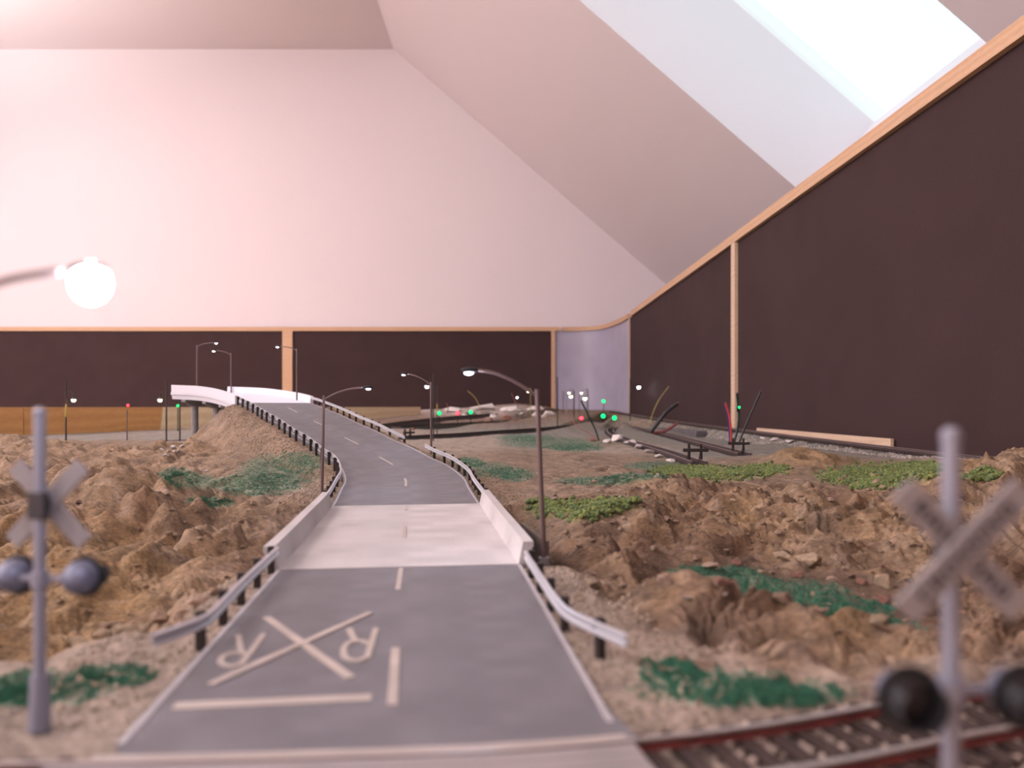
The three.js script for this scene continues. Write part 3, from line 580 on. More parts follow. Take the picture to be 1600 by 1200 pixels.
// ---------------------------------------------------------------- roads and bridges
const PRO = { slab: [[-W / 2, -0.003], [W / 2, -0.003], [W / 2, 0], [-W / 2, 0]] };
function lineStrip(i0, i1, off, w, parent, mat, name, lift = 0.00016, step = 4) {
  return part(name, sweep(offPath(i0, i1, 0, 0, step), [[off - w / 2, -0.0003], [off + w / 2, -0.0003], [off + w / 2, lift], [off - w / 2, lift]], { rights: rightsOf(i0, i1, step) }), mat, parent);
}
const iAtS = (s) => clamp(Math.round(s / SLEN * NS), 0, NS);
const S0 = ST[sAtD(0.2569)].s;                              // first dash, nearest the crossing bar
{
  // near carriageway with the railway crossing markings
  const road = thing('asphalt_road', 'grey road in the foreground with painted railway crossing markings', 'road'); road.userData.kind = 'thing';
  const path = offPath(I_FRONT, I_B0, 0, 0, 4), rs = rightsOf(I_FRONT, I_B0, 4);
  path[0] = P(-0.0225, 0.1352, 0); rs[0] = P(0.0232, 0.1433, 0).sub(P(-0.0685, 0.1326, 0)).divideScalar(W);
  while (path.length > 2 && path[1].z > -0.1445) { path.splice(1, 1); rs.splice(1, 1); }
  part('road_surface', sweep(path, PRO.slab, { rights: rs }), M.asphalt, road);
  const I_E = sAtD(0.1445);
  for (const s of [-1, 1]) lineStrip(I_E, I_B0, s * (W / 2 - 0.0009), 0.0014, road, M.edge, 'edge_line');
  let coat = 0;
  const stroke = (name, a, b, w) => { const p = onY(...a, 0), q = onY(...b, 0), d = q.clone().sub(p), n = new THREE.Vector3(-d.z, 0, d.x).normalize().multiplyScalar(w / 2); const c = [p.clone().add(n), q.clone().add(n), q.clone().sub(n), p.clone().sub(n)]; const g = extrude((d.x * n.z - d.z * n.x > 0 ? c.reverse() : c).map((v) => [v.x, -v.z]), 0.0003); g.rotateX(-Math.PI / 2); g.translate(0, BASE - 0.0001 + 0.00005 * coat++, 0); boxUV(g); return part(name, g, M.line, road); };
  stroke('stop_line', [272, 1104], [580, 1090], 0.0036);
  stroke('lane_line', [618, 1013], [613, 1102], 0.0021);
  stroke('painted_cross', [416, 965], [548, 1060], 0.0023);
  stroke('painted_cross', [330, 1070], [579, 958], 0.0021);
  const letter = (loops, w) => { const g = loops.map((l, q) => { const p = new THREE.CatmullRomCurve3(l.map(([x, y]) => onY(x, y, 0.0001)), false, 'catmullrom', 0.25).getSpacedPoints(l.length > 2 ? 28 : 2); return sweep(p, [[-w / 2, -0.0003], [w / 2, -0.0003], [w / 2, 0.0002 + 0.00006 * q], [-w / 2, 0.0002 + 0.00006 * q]]); }); return part('painted_letter', g, M.line, road, 'painted letter R'); };
  const k = (a) => a.map(([x, y]) => [160 + x / 3.2, 880 + y / 3.2]);
  letter([k([[1322, 478], [1368, 326]]), k([[1325, 470], [1280, 488], [1235, 484], [1208, 462], [1206, 428], [1232, 398], [1285, 388], [1340, 404]]), k([[1268, 398], [1234, 330]])], 0.0016);
  letter([k([[690, 512], [808, 354]]), k([[696, 504], [655, 516], [612, 512], [590, 492], [606, 466], [650, 452], [700, 450], [730, 458]]), k([[694, 452], [678, 362]])], 0.0016);
  const dash = (s0, parent) => lineStrip(iAtS(s0), iAtS(s0 + 0.0345), 0, 0.0017, parent, M.line, 'lane_dash', 0.00016, 2);
  dash(S0, road);
  // concrete bridge
  const br = thing('road_bridge', 'short pale concrete road bridge over the dry gully, with low side walls', 'bridge');
  part('bridge_deck', ribbon(I_B0, I_B1, [[-W / 2 - 0.002, -0.006], [W / 2 + 0.002, -0.006], [W / 2 + 0.002, 0.0002], [-W / 2 - 0.002, 0.0002]]), M.concrete, br);
  const par = (s) => ribbon(I_B0, I_B1, [[s * W / 2, -0.009], [s * (W / 2 + 0.0042), -0.009], [s * (W / 2 + 0.0042), 0.0062], [s * (W / 2 + 0.0048), 0.0066], [s * (W / 2 + 0.0048), 0.0088], [s * (W / 2 + 0.0008), 0.0088], [s * (W / 2 - 0.0008), 0.001], [s * (W / 2 - 0.0012), 0]]);
  part('parapet', par(-1), M.concrete, br); part('parapet', par(1), M.concrete, br);
  for (const s of [-0.7, 0, 0.7]) part('girder', ribbon(I_B0, I_B1, [[s * W / 2 - 0.003, -0.017], [s * W / 2 + 0.003, -0.017], [s * W / 2 + 0.003, -0.006], [s * W / 2 - 0.003, -0.006]]), M.darkConcrete, br);
  lineStrip(iAtS(S0 + 0.1015), iAtS(S0 + 0.136), 0, 0.0017, br, M.line, 'lane_dash', 0.00045, 2); 
  lineStrip(iAtS(S0 + 0.2030 - 0.006), Math.min(I_B1, iAtS(S0 + 0.2030 + 0.012)), 0, 0.0017, br, M.line, 'lane_dash', 0.00045, 2);
  // wing walls beside the abutments
  tag(obj('wing_wall', sweep([P(0.0055, 0.40, 0), P(0.0155, 0.345, 0)], [[-0.0012, -0.04], [0.0012, -0.04], [0.0012, 0.0005], [-0.0012, 0.0005]]), M.darkConcrete, scene), 'brown abutment board outside the right side wall of the concrete bridge', 'wall');
  // climbing carriageway
  const ramp = thing('asphalt_ramp', 'grey road climbing in a left curve to the overpass, with white centre dashes', 'road'); ramp.userData.kind = 'thing';
  part('road_surface', ribbon(I_B1, I_OV, PRO.slab, 3), M.asphalt, ramp);
  for (const s of [-1, 1]) lineStrip(I_B1, I_OV, s * (W / 2 - 0.0016), 0.0011, ramp, M.edge, 'edge_line', 0.00016, 3);
  for (let n = 3; n < 8; n++) { const s = S0 + 0.1015 * n - 0.004; if (s + 0.0345 < ST[I_OV].s) dash(s, ramp); }
  // overpass
  const ov = thing('concrete_overpass', 'white concrete overpass on round piers at the top of the climbing road', 'bridge');
  part('bridge_deck', ribbon(I_OV, NS, [[-W / 2 - 0.004, -0.005], [W / 2 + 0.004, -0.005], [W / 2 + 0.004, 0], [-W / 2 - 0.004, 0]], 3), M.white, ov);
  for (const s of [-1, 1]) {
    part('parapet', ribbon(I_OV, NS, [[s * (W / 2), -0.001], [s * (W / 2 + 0.0046), -0.001], [s * (W / 2 + 0.0046), 0.0088], [s * (W / 2 + 0.0012), 0.0088], [s * (W / 2), 0.002]], 3), M.white, ov);
    part('fascia', ribbon(I_OV, NS, [[s * (W / 2 - 0.002), -0.0105], [s * (W / 2 + 0.0028), -0.0105], [s * (W / 2 + 0.0040), -0.0052], [s * (W / 2 + 0.0054), -0.0045], [s * (W / 2 + 0.0054), -0.0012], [s * (W / 2 - 0.002), -0.0012]], 3), M.white, ov);
  }
  for (const s of [-0.45, 0, 0.45]) part('girder', ribbon(I_OV, NS, [[s * W / 2 - 0.004, -0.012], [s * W / 2 + 0.004, -0.012], [s * W / 2 + 0.004, -0.005], [s * W / 2 - 0.004, -0.005]], 3), M.pier, ov);
  for (const ds of [0.160, 0.112, 0.066]) {
    const i = iAtS(ST[I_OV].s + ds), p = ST[i].p, r = ST[i].r;
    const capG = extrude([[-0.049, -0.0105], [-0.049, -0.0135], [-0.036, -0.0195], [0.036, -0.0195], [0.049, -0.0135], [0.049, -0.0105]], 0.008);
    capG.translate(0, 0, -0.004); capG.rotateY(Math.atan2(-r.z, r.x)); capG.translate(p.x, p.y, p.z);
    part('pier_cap', capG, M.pier, ov);
    for (const o of [-0.03, 0.012]) { const q = p.clone().addScaledVector(r, o), gy = BASE - 0.045, h = p.y - 0.019 - gy; part('pier', cyl(0.0046, 0.0046, h, q.x, gy, q.z, 20), M.pier, ov); }
  }
}

// ---------------------------------------------------------------- guard rails: W-beam on dark posts
function guardrail(label, path, side, { spacing = 0.0225, drop = 0.006, ends } = {}) {
  const t = thing('guard_rail', label, 'guardrail', [0, 0, 0], 0);
  const k = side;                                            // +1: the road lies to the left of travel, beam on the road side
  const prof = [[0, 0.0050], [-0.0009, 0.0053], [-0.0009, 0.0061], [-0.0001, 0.0067], [-0.0009, 0.0073], [-0.0009, 0.0081], [0, 0.0084], [0.0003, 0.0083], [-0.0005, 0.0079], [-0.0005, 0.0074], [0.0003, 0.0068], [0.0003, 0.0066], [-0.0005, 0.0060], [-0.0005, 0.0055], [0.0003, 0.0051]].map(([a, y]) => [a * k, y]);
  part('beam', sweep(path, prof, { crease: 0.3 }), M.rail, t);
  let run = 0, next = spacing * 0.12;
  for (let i = 1; i < path.length; i++) {
    const a = path[i - 1], b = path[i], L = a.distanceTo(b), d = b.clone().sub(a), r = new THREE.Vector3(-d.z, 0, d.x).normalize();
    while (next <= run + L) {
      const p = a.clone().lerp(b, (next - run) / L).addScaledVector(r, 0.0016 * k);
      const g = box(0.0022, 0.0090 + drop, 0.0020, 0, 0.0044 - drop / 2, 0, 0.0002);
      const m = part('post', g, M.post, t); m.position.copy(p); m.rotation.y = Math.atan2(-r.z, r.x);
      const bl = box(0.001, 0.003, 0.0018, -0.0014 * k, 0.0067, 0, 0.0001); const bm = new THREE.Mesh(bl, M.post); bm.name = 'spacer_block'; m.add(bm);
      next += spacing;
    }
    run += L;
  }
  return t;
}
const smooth = (pts, n = 40) => new THREE.CatmullRomCurve3(pts, false, 'centripetal').getSpacedPoints(n);
guardrail('near left guardrail, its free end flaring outward beside the painted letters', smooth([P(-0.0885, 0.289, 0), P(-0.0832, 0.24, 0), P(-0.0790, 0.207, 0), P(-0.0778, 0.195, 0), P(-0.0800, 0.1865, 0), P(-0.0835, 0.1778, 0)]), 1, { spacing: 0.0228 });
guardrail('near right guardrail, its bright free end flaring outward', smooth([P(0.0052, 0.281, 0), P(0.0100, 0.235, 0), P(0.0128, 0.211, 0), P(0.0150, 0.2, 0), P(0.0192, 0.191, 0), P(0.0268, 0.1772, 0)]), -1, { spacing: 0.0228 });
guardrail('long left guardrail along the climbing curve, posts seen from behind', offPath(I_B1 + 2, I_OV, -(W / 2 + 0.0022), 0, 3), -1, { spacing: 0.0222, drop: 0.009 });
guardrail('curved right guardrail from the concrete bridge to the bronze lamp', [...offPath(I_B1 + 2, sAtD(0.695), W / 2 + 0.0022, 0, 3)], 1, { spacing: 0.0222 });
{
  const i0 = sAtD(0.795), pth = offPath(i0, I_OV, W / 2 + 0.0022, 0, 3), a = pth[0];
  const ext = [a.clone().add(new THREE.Vector3(0.030, -0.0125, 0.022)), a.clone().add(new THREE.Vector3(0.015, -0.0062, 0.012))];
  guardrail('upper right guardrail just below the overpass, shining white', [...ext, ...pth], 1, { spacing: 0.0222 });
}

// ---------------------------------------------------------------- street lamps
function streetLamp(label, base, turn, { height = 0.0686, reach = 0.0285, rise = 0.0075, lean = 0, leanZ = 0, socket = false, mat = M.bronze, r = 0.0010, cd = STREET_CD, lens = 0.88, lensY = 0.8, headK = 1 } = {}) {
  const t = thing('street_lamp', label, 'street lamp', base, turn);
  t.rotation.z = lean; t.rotation.x = leanZ;
  part('pole', cyl(r * 1.1, r * 0.9, height, 0, 0, 0, 12), mat, t);
  part('arm', tube([[0, height - 0.0028, 0], [reach * 0.3, height + rise * 0.32, 0], [reach * 0.62, height + rise * 0.82, 0], [reach * 0.86, height + rise, 0]], 0.00058, 20, 8), mat, t);
  const head = new THREE.SphereGeometry(1, 16, 10).toNonIndexed(); head.scale(0.0036 * headK, 0.0013 * headK, 0.0020 * headK); head.translate(reach, height + rise + 0.0002, 0);
  const hm = part('lamp_head', head, M.black, t);
  const l = new THREE.SphereGeometry(1, 14, 10).toNonIndexed(); l.scale(0.0021 * lens, 0.0013 * lens * lensY, 0.0016 * lens); l.translate(reach + 0.0004, height + rise - 0.0010 - 0.0008 * (lensY - 1), 0);
  const lm = new THREE.Mesh(l, M.led); lm.name = 'lens'; hm.add(lm);
  if (socket) { part('pole_socket', [cyl(0.0023, 0.0023, 0.0060, 0, -0.004, 0, 14)], M.pier, t); part('base_plate', [cyl(0.0042, 0.0042, 0.0012, 0, -0.0042, 0, 16)], M.pier, t); }
  t.updateMatrixWorld(true);
  const p = new THREE.Vector3(reach + 0.0004, height + rise - 0.0012, 0).applyMatrix4(t.matrixWorld);
  const pl = new THREE.PointLight(STREET_COLOR, cd, 0, 2); pl.position.copy(p); pl.castShadow = true; pl.shadow.radius = 0.07; pl.name = 'street_lamp_light'; scene.add(pl);
  return t;
}
const HALF = Math.PI;
streetLamp('tall bronze street lamp right of the concrete bridge, its arm reaching left over the road', P(0.0128, 0.306, -0.001), HALF, { lean: -0.041, socket: true, height: 0.0690, reach: 0.0265, rise: 0.0085 });
streetLamp('bronze street lamp left of the concrete bridge, its arm reaching right over the road', P(-0.1305, 0.527, -0.002), 0, { height: 0.0708, reach: 0.0300, rise: 0.0060, lean: -0.02 });
streetLamp('street lamp behind the upper end of the curved right guardrail, arm reaching left', P(-0.0762, 0.723, 0.012), HALF, { height: 0.0725, reach: 0.0255, rise: 0.0075 });
streetLamp('street lamp on the near parapet of the overpass, arm reaching right', P(-0.4242, 1.034, 0.0780), 0, { height: 0.0665, reach: 0.0255, rise: 0.0030, cd: 0.0032 });
streetLamp('street lamp on the far parapet of the overpass, arm reaching left', P(-0.4115, 1.125, 0.0800), HALF, { height: 0.060, reach: 0.0250, rise: 0.0035, cd: 0.0032 });
streetLamp('street lamp at the right end of the overpass parapet, before the wide far batten', P(-0.288, 1.028, 0.0675), HALF, { height: 0.0715, reach: 0.0255, rise: 0.0030, cd: 0.0032 });
streetLamp('blurred street lamp reaching in from the left border in front of the white wall', P(-0.0884, 0.1075, -0.001), 0, { height: 0.0742, reach: 0.0290, rise: 0.0066, mat: M.bronze, lens: 1.25, lensY: 1.75, headK: 0.75 });

// ---------------------------------------------------------------- crossing signals
const font = await new FontLoader().loadAsync('fonts/droid/droid_sans_bold.typeface.json');
function crossingSignal(label, base, turn, cy, ly) {
  const t = thing('crossing_signal', label, 'crossing sign', base, turn);
  part('post', [cyl(0.00105, 0.00105, 0.0600, 0, 0, 0, 14), new THREE.SphereGeometry(0.0012, 12, 8).translate(0, 0.0602, 0)], M.silver, t);
  part('post_base', [cyl(0.0020, 0.0016, 0.0105, 0, 0, 0, 14)], M.silver, t);
  const zf = 0.0017;                             // blades face +z (the side that traffic reads)
  [[-1, 'RAILROAD', zf], [1, 'CROSSING', zf + 0.0007]].forEach(([s, words, z]) => {
    const b = extrude([[-0.0103, -0.00165], [0.0103, -0.00165], [0.0103, 0.00165], [-0.0103, 0.00165]], 0.0005, 0.0001);
    const m = part('cross_blade', b, M.blade, t); m.position.set(0, cy, z); m.rotation.z = s * 0.79;
    const tg = new TextGeometry(words, { font, size: 0.00185, depth: 0.00012, curveSegments: 2 }); tg.computeBoundingBox(); const bb = tg.boundingBox;
    tg.translate(-(bb.max.x + bb.min.x) / 2, -(bb.max.y + bb.min.y) / 2, 0.00058); tg.scale(1.28, 1, 1); tg.deleteAttribute('uv');
    const l = new THREE.Mesh(tg.index ? tg.toNonIndexed() : tg, M.ink); l.name = 'lettering'; m.add(l);
  });
  part('mounting_bracket', [box(0.0036, 0.0052, 0.0016, 0, cy, -0.0004, 0.0003), box(0.0022, 0.0022, 0.003, 0, cy, 0.0004)], M.ink, t);
  part('lamp_crossbar', [box(0.0135, 0.0010, 0.0010, 0, ly, 0.0006, 0.0002), cyl(0.0016, 0.0016, 0.0028, 0, ly - 0.0014, 0, 12)], M.silver, t);
  for (const s of [-1, 1]) {
    const x = s * 0.0070;
    const disc = new THREE.CylinderGeometry(0.0039, 0.0039, 0.0006, 32).toNonIndexed(); disc.rotateX(Math.PI / 2); disc.translate(x, ly, 0.0031);
    const d = part('lamp_target', disc, M.black, t);
    const prof = [[0.0001, -0.0022], [0.0016, -0.0019], [0.0026, -0.0009], [0.0031, 0.0005], [0.0032, 0.0022]].map((p) => new THREE.Vector2(p[0], p[1]));
    const dome = new THREE.LatheGeometry(prof, 24).toNonIndexed(); dome.rotateX(Math.PI / 2); dome.translate(x, ly, 0.0008);
    part('lamp_housing', dome, M.steelblue, t);
    const hood = new THREE.CylinderGeometry(0.0028, 0.0030, 0.0034, 24, 1, true, -Math.PI * 0.72, Math.PI * 1.44).toNonIndexed(); hood.rotateX(Math.PI / 2); hood.translate(x, ly, 0.0050);
    const h = new THREE.Mesh(hood, std({ color: new THREE.Color(0.012, 0.012, 0.015), roughness: 0.6, side: THREE.DoubleSide })); h.name = 'lamp_hood'; d.add(h);
    const red = new THREE.SphereGeometry(0.0026, 16, 8, 0, Math.PI * 2, 0, Math.PI / 2).toNonIndexed(); red.scale(1, 0.3, 1); red.rotateX(Math.PI / 2); red.translate(x, ly, 0.0034);
    const rm = new THREE.Mesh(red, std({ color: new THREE.Color(0.008, 0.004, 0.006), roughness: 0.6 })); rm.name = 'lamp_lens'; d.add(rm);
  }
  return t;
}
crossingSignal('blurred crossing sign at the left border, seen from behind with round lamp backs', P((62 - CX) / F * 0.146, 0.146, -0.0005), HALF - 0.12, 0.0426, 0.0286);
crossingSignal('large blurred crossing sign at the right, facing the camera with black lamp discs', P((1486 - CX) / F * 0.0945, 0.0945, -0.003), 0.04, 0.0466, 0.0292);

// ---------------------------------------------------------------- tracks
const RAIL_H = 0.0021;
const railProfile = (x, k) => [[-0.0009, -RAIL_H], [0.0009, -RAIL_H], [0.0009, -RAIL_H + 0.0003], [0.0003, -RAIL_H + 0.0006], [0.0003, -0.0007], [0.00055, -0.0004], [0.00055, 0], [-0.00055, 0], [-0.00055, -0.0004], [-0.0003, -0.0007], [-0.0003, -RAIL_H + 0.0006], [-0.0009, -RAIL_H + 0.0003]].map(([a, y]) => [x + a * k, (y + RAIL_H) * k - RAIL_H]);
function track(name, label, path, { ties = 'stuff', mat = M.railBrown, tieMat = M.tieDark, top = mat, bed, k = 1 } = {}) {
  const t = thing(name, label, 'track');
  for (const s of [-1, 1]) {
    const x = s * 0.0083;
    const m = part('rail', sweep(path, railProfile(x, k), { crease: 0.3 }), mat, t);
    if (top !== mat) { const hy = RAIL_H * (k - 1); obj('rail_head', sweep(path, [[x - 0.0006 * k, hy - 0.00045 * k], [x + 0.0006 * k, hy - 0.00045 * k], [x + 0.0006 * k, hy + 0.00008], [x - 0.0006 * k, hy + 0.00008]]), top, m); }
  }
  const list = []; let run = 0, next = 0.003;
  for (let i = 1; i < path.length; i++) {
    const a = path[i - 1], b = path[i], L = a.distanceTo(b), d = b.clone().sub(a), r = new THREE.Vector3(-d.z, 0, d.x).normalize();
    while (next <= run + L) {
      const p = a.clone().lerp(b, (next - run) / L), ang = Math.atan2(-r.z, r.x);
      if (ties === 'parts') { const m = part('sleeper', tieGeo[Math.floor(rnd() * 3)], tieMat, t); m.position.copy(p).add(new THREE.Vector3(0, -RAIL_H - 0.0009, 0)); m.rotation.y = ang + rr(-0.03, 0.03); }
      else { const g = new THREE.BoxGeometry(0.0295, 0.0018, 0.0026).toNonIndexed(); g.rotateY(ang); g.translate(p.x, p.y - RAIL_H - 0.0009, p.z); list.push(g); }
      next += 0.0066;
    }
    run += L;
  }
  if (list.length) { const m = part('sleepers', list, tieMat, t); m.userData.kind = 'stuff'; }
  if (bed) part('roadbed', sweep(path, [[-0.021, -0.015], [0.021, -0.015], [0.0165, -0.0037], [-0.0165, -0.0037]]), bed, t);
  return t;
}
const tieGeo = [0, 1, 2].map((i) => box(0.030 + i * 0.0005, 0.0018, 0.0027 - i * 0.0001, 0, 0, 0, 0.0002));
const fgTrack = track('railway_track', 'rust red railway track across the right foreground corner', fgPath, { ties: 'parts', mat: M.rust, tieMat: M.tie, top: M.railTop });
{
  // crossing planks between and outside the rails where the road meets the track
  const sub = fgPath.filter((p) => p.x > -0.078 && p.x < 0.024);
  for (const [a, b] of [[-0.0073, -0.0038], [-0.0036, -0.0001], [0.0001, 0.0036], [0.0038, 0.0073]]) part('crossing_plank', sweep(sub, [[a, -0.0022], [b, -0.0022], [b, -0.0002], [a, -0.0002]]), M.plankGrey, fgTrack);
  const o = fgPath.filter((p) => p.x > -0.075 && p.x < 0.026);
  part('crossing_plank', sweep(o, [[-0.0122, -0.003], [-0.0094, -0.003], [-0.0094, -0.0006], [-0.0122, -0.0006]]), M.line, fgTrack);
}
track('railway_track', 'brown siding ending at the front buffer stop, curving away at its far end', trackPts.siding, { k: 1.8, top: M.railLit });
track('railway_track', 'brown siding ending at the second buffer stop under the standing wires', trackPts.siding2, { k: 1.8, top: M.railLit });
track('railway_track', 'dark main track crossing the plain behind the street lamp pole', trackPts.main, { mat: M.tieDark, bed: M.tieDark, k: 1.6 });
track('railway_track', 'dark second track at the foot of the white plaster mound', trackPts.second, { mat: M.railBrown, bed: M.railBrown, k: 1.6 });
track('railway_track', 'dark track climbing in front of the pine edge board beside the mound', trackPts.climb, { mat: M.railBrown, bed: M.railBrown, k: 1.6 });
track('railway_track', 'brown track along the foot of the right backboards on pale ballast', trackPts.wall, { k: 1.5, top: M.railLit });
track('railway_track', 'far left track behind the ochre rocks in front of the pine boards', trackPts.left, { mat: M.railTop, bed: M.edge });
tag(obj('cork_roadbed', sweep([P(0.428, 2.75, -0.0035), P(0.43, 2.2, 0.002), P(0.43, 1.74, 0.007)], [[-0.014, -0.014], [0.014, -0.014], [0.011, 0.0], [-0.011, 0.0]]), M.cork, scene), 'bare grey cork roadbed strip behind the sidings', 'roadbed');

// buffer stops
function bufferStop(label, pos, turn) {
  const t = thing('buffer_stop', label, 'buffer stop', pos, turn);
  for (const s of [-1, 1]) {
    const x = s * 0.0072;
    const up = box(0.0027, 0.0265, 0.0030, 0, 0.0130, 0, 0.0003); up.rotateX(-0.09); up.translate(x, -0.004, 0.0);
    part('upright', up, M.post, t);
    const br = box(0.0024, 0.0245, 0.0026, 0, 0.0120, 0, 0.0003); br.rotateX(0.62); br.translate(x, -0.004, -0.0135); // brace on the rear side
    const rear = br.clone(); part('brace', rear, M.post, t);
  }
  part('crossbeam', box(0.0300, 0.0040, 0.0034, 0, 0.0150, 0.0018, 0.0004), M.post, t);
  part('sill', [box(0.031, 0.0022, 0.0034, 0, -0.0035, 0.0035, 0.0003), box(0.031, 0.0022, 0.0034, 0, -0.0035, -0.0035, 0.0003), box(0.031, 0.0022, 0.0034, 0, -0.0035, -0.0130, 0.0003)], M.post, t);
  return t;
}
bufferStop('dark timber buffer stop at the end of the front siding', P(0.2185, 0.915, -0.0055), 0);
bufferStop('dark timber buffer stop in front of the upright coloured wires', P(0.3200, 1.085, -0.0055), -0.1);
bufferStop('blurred dark buffer stop at the left end of the main track near the road', P(-0.208, 1.54, -0.0055), 0.9);

// ---------------------------------------------------------------- yard lamps and bare poles
function yardPole(label, px, pyTop, pyBase, D, lamp, { mat = M.pole, r = 0.0013, midMat } = {}) {
  const b = at(px, pyBase, D), X = b.x, gy = BASE + groundY(X, D); b.y = Math.min(b.y, gy) - 0.004;
  const topY = at(px, pyTop, D).y, H = topY - b.y;
  const t = thing(lamp ? 'yard_lamp' : 'signal_mast', label, lamp ? 'lamp post' : 'mast', b);
  part('pole', cyl(r, r * 0.8, H, 0, 0, 0, 10), mat, t);
  part('pole_cap', [cyl(r * 1.2, r * 0.7, 0.002, 0, H, 0, 10), box(0.004, 0.0012, 0.0012, 0, H * 0.93, 0)], mat, t);
  if (midMat) part('painted_band', cyl(r * 1.12, r * 1.1, H * 0.2, 0, H * 0.45, 0, 10), midMat, t);
  if (lamp) {
    const [lx, ly, m, size, light] = lamp, p = at(lx, ly, D).sub(b);
    const s = Math.sign(p.x) || 1;
    part('bracket', tube([[0, Math.min(H * 0.96, p.y + 0.012), 0], [p.x * 0.5, Math.min(H, p.y + 0.013), 0], [p.x * 0.95, p.y + 0.010, 0], [p.x, p.y + size * 0.8, 0]], 0.0006, 16, 6), mat, t);
    const shade = new THREE.ConeGeometry(size * 1.5, size * 1.2, 14, 1, true).toNonIndexed(); shade.translate(p.x, p.y + size * 0.9, 0);
    const sh = part('lamp_shade', shade, std({ color: new THREE.Color(0.02, 0.02, 0.02), side: THREE.DoubleSide, roughness: 0.5 }), t);
    const bulb = new THREE.Mesh(new THREE.SphereGeometry(size, 12, 8), m); bulb.name = 'bulb'; bulb.position.set(p.x, p.y, 0); sh.add(bulb);
    if (light) { const pl = new THREE.PointLight(m === M.led ? STREET_COLOR : new THREE.Color(1, 0.75, 0.4), YARD_CD, 0, 2); pl.position.copy(b).add(p); pl.castShadow = true; pl.shadow.radius = 0.15; pl.name = 'yard_lamp_light'; scene.add(pl); }
  }
  return t;
}
yardPole('yard lamp with yellow bulb in front of the orange edge board, left of the pair', 103, 597, 692, 1.2, [115, 625, M.yellowLed, 0.0032, true], { midMat: M.poleYellow });
yardPole('dark yard lamp with yellow bulb just left of the overpass', 260, 597, 692, 1.2, [250, 625, M.yellowLed, 0.0032, true]);
yardPole('short bare stake in front of the orange edge board', 198.5, 642, 688, 1.3, null, { mat: M.bronze, r: 0.001 });
yardPole('bare dark mast under the left end of the overpass', 281, 622, 690, 1.3, null);
yardPole('tall mast with a white lamp behind the second street lamp pole', 677, 585, 692, 1.45, [667, 604, M.led, 0.0036, true]);
yardPole('yellow banded bare mast behind the right guardrail lamp', 683, 603, 680, 1.75, null, { midMat: M.poleYellow });
yardPole('yard lamp with pale bulb and yellow pole right of the plaster mound', 829, 607, 664, 2.55, [825, 612, M.yellowLed, 0.0030, true], { mat: M.poleYellow });
yardPole('tall dark mast in front of the lilac corner sheet', 871, 590, 670, 2.3, null, { r: 0.0018 });
yardPole('yard lamp with yellow bulb, left of the two double lamps before the lilac sheet', 896, 609, 651, 2.9, [889, 614, M.yellowLed, 0.0042, true]);
yardPole('lower yard lamp with large yellow bulb, left pair before the lilac sheet', 897.5, 612, 652, 2.7, [892, 619.5, M.yellowLed, 0.0056, true]);
yardPole('yard lamp with small yellow bulb, right pair before the lilac sheet', 917, 607, 652, 2.95, [908.5, 614, M.yellowLed, 0.0040, true]);
yardPole('lower yard lamp with the largest yellow bulb, right pair before the lilac sheet', 919, 610, 655, 2.6, [914, 622.5, M.yellowLed, 0.0064, true]);
yardPole('thin bare mast between the dark mast and the yellow yard lamps', 880, 612, 650, 3.0, null, { r: 0.0012 });
yardPole('thin grey post at the end of the red drooping wire', 885, 626, 659, 2.7, null, { r: 0.0018, mat: M.silver });
yardPole('thin mast between the two pairs of yellow yard lamps', 905, 618, 650, 3.0, null, { r: 0.0012 });
yardPole('tall yard lamp with white bulb at the edge of the dark right panel', 984.5, 592, 664, 2.75, [998, 605, M.led, 0.0062, true], { r: 0.0020 });
yardPole('low yard lamp with white bulb on top of the plaster mound', 809, 614, 632, 3.1, [808, 621, M.led, 0.0036, true], { r: 0.0012 });

// signals: a small housing on a post with a glowing lens
function dwarfSignal(label, px, py, D, mat, size) {
  const p = at(px, py, D), gy = BASE + groundY(p.x, D), b = new THREE.Vector3(p.x, Math.min(gy, p.y - 0.006) - 0.002, p.z), h = p.y - b.y;
  const t = thing('signal', label, 'signal', b);
  part('post', cyl(0.0012, 0.0012, Math.max(h, 0.004), 0, 0, 0, 10), M.post, t);
  part('housing', box(size * 2.0, size * 2.4, size * 1.4, 0, h, -size * 0.9, size * 0.3), M.black, t);
  const l = new THREE.SphereGeometry(size, 12, 8).toNonIndexed(); l.translate(0, h, 0);
  part('signal_lens', l, mat, t);
  const pl = new THREE.PointLight(mat.emissive.clone(), 0.0003, 0, 2); pl.position.set(p.x, p.y, p.z + size * 1.6); pl.castShadow = true; pl.shadow.radius = 0.1; pl.name = 'signal_light'; scene.add(pl);
}
dwarfSignal('green signal right of the lamp pole, leftmost of the three before the mound', 686.5, 645.5, 2.2, M.greenLed, 0.0050);
dwarfSignal('red signal between two green ones before the plaster mound', 715, 645.5, 2.4, M.redLed, 0.0056);
dwarfSignal('green signal before the white plaster terrace, rightmost of the three', 735.5, 644, 2.4, M.greenLed, 0.0054);
dwarfSignal('single red signal beside the drooping red wire', 908.5, 653.5, 2.6, M.redLed, 0.0060);
dwarfSignal('bright green signal in front of the lilac sheet, left of two at track level', 942.5, 650, 2.8, M.greenLed, 0.0074);
dwarfSignal('bright green signal right of its twin, above the siding junction', 960, 653, 2.7, M.greenLed, 0.0072);
dwarfSignal('green signal on a tall mast above the two bright ones', 943, 627, 3.1, M.greenLed, 0.0064);
dwarfSignal('tiny red signal above the orange edge board', 200, 633.5, 1.9, M.redLed, 0.0028);
dwarfSignal('tiny green signal left of the overpass piers', 278, 634, 1.8, M.greenLed, 0.0026);

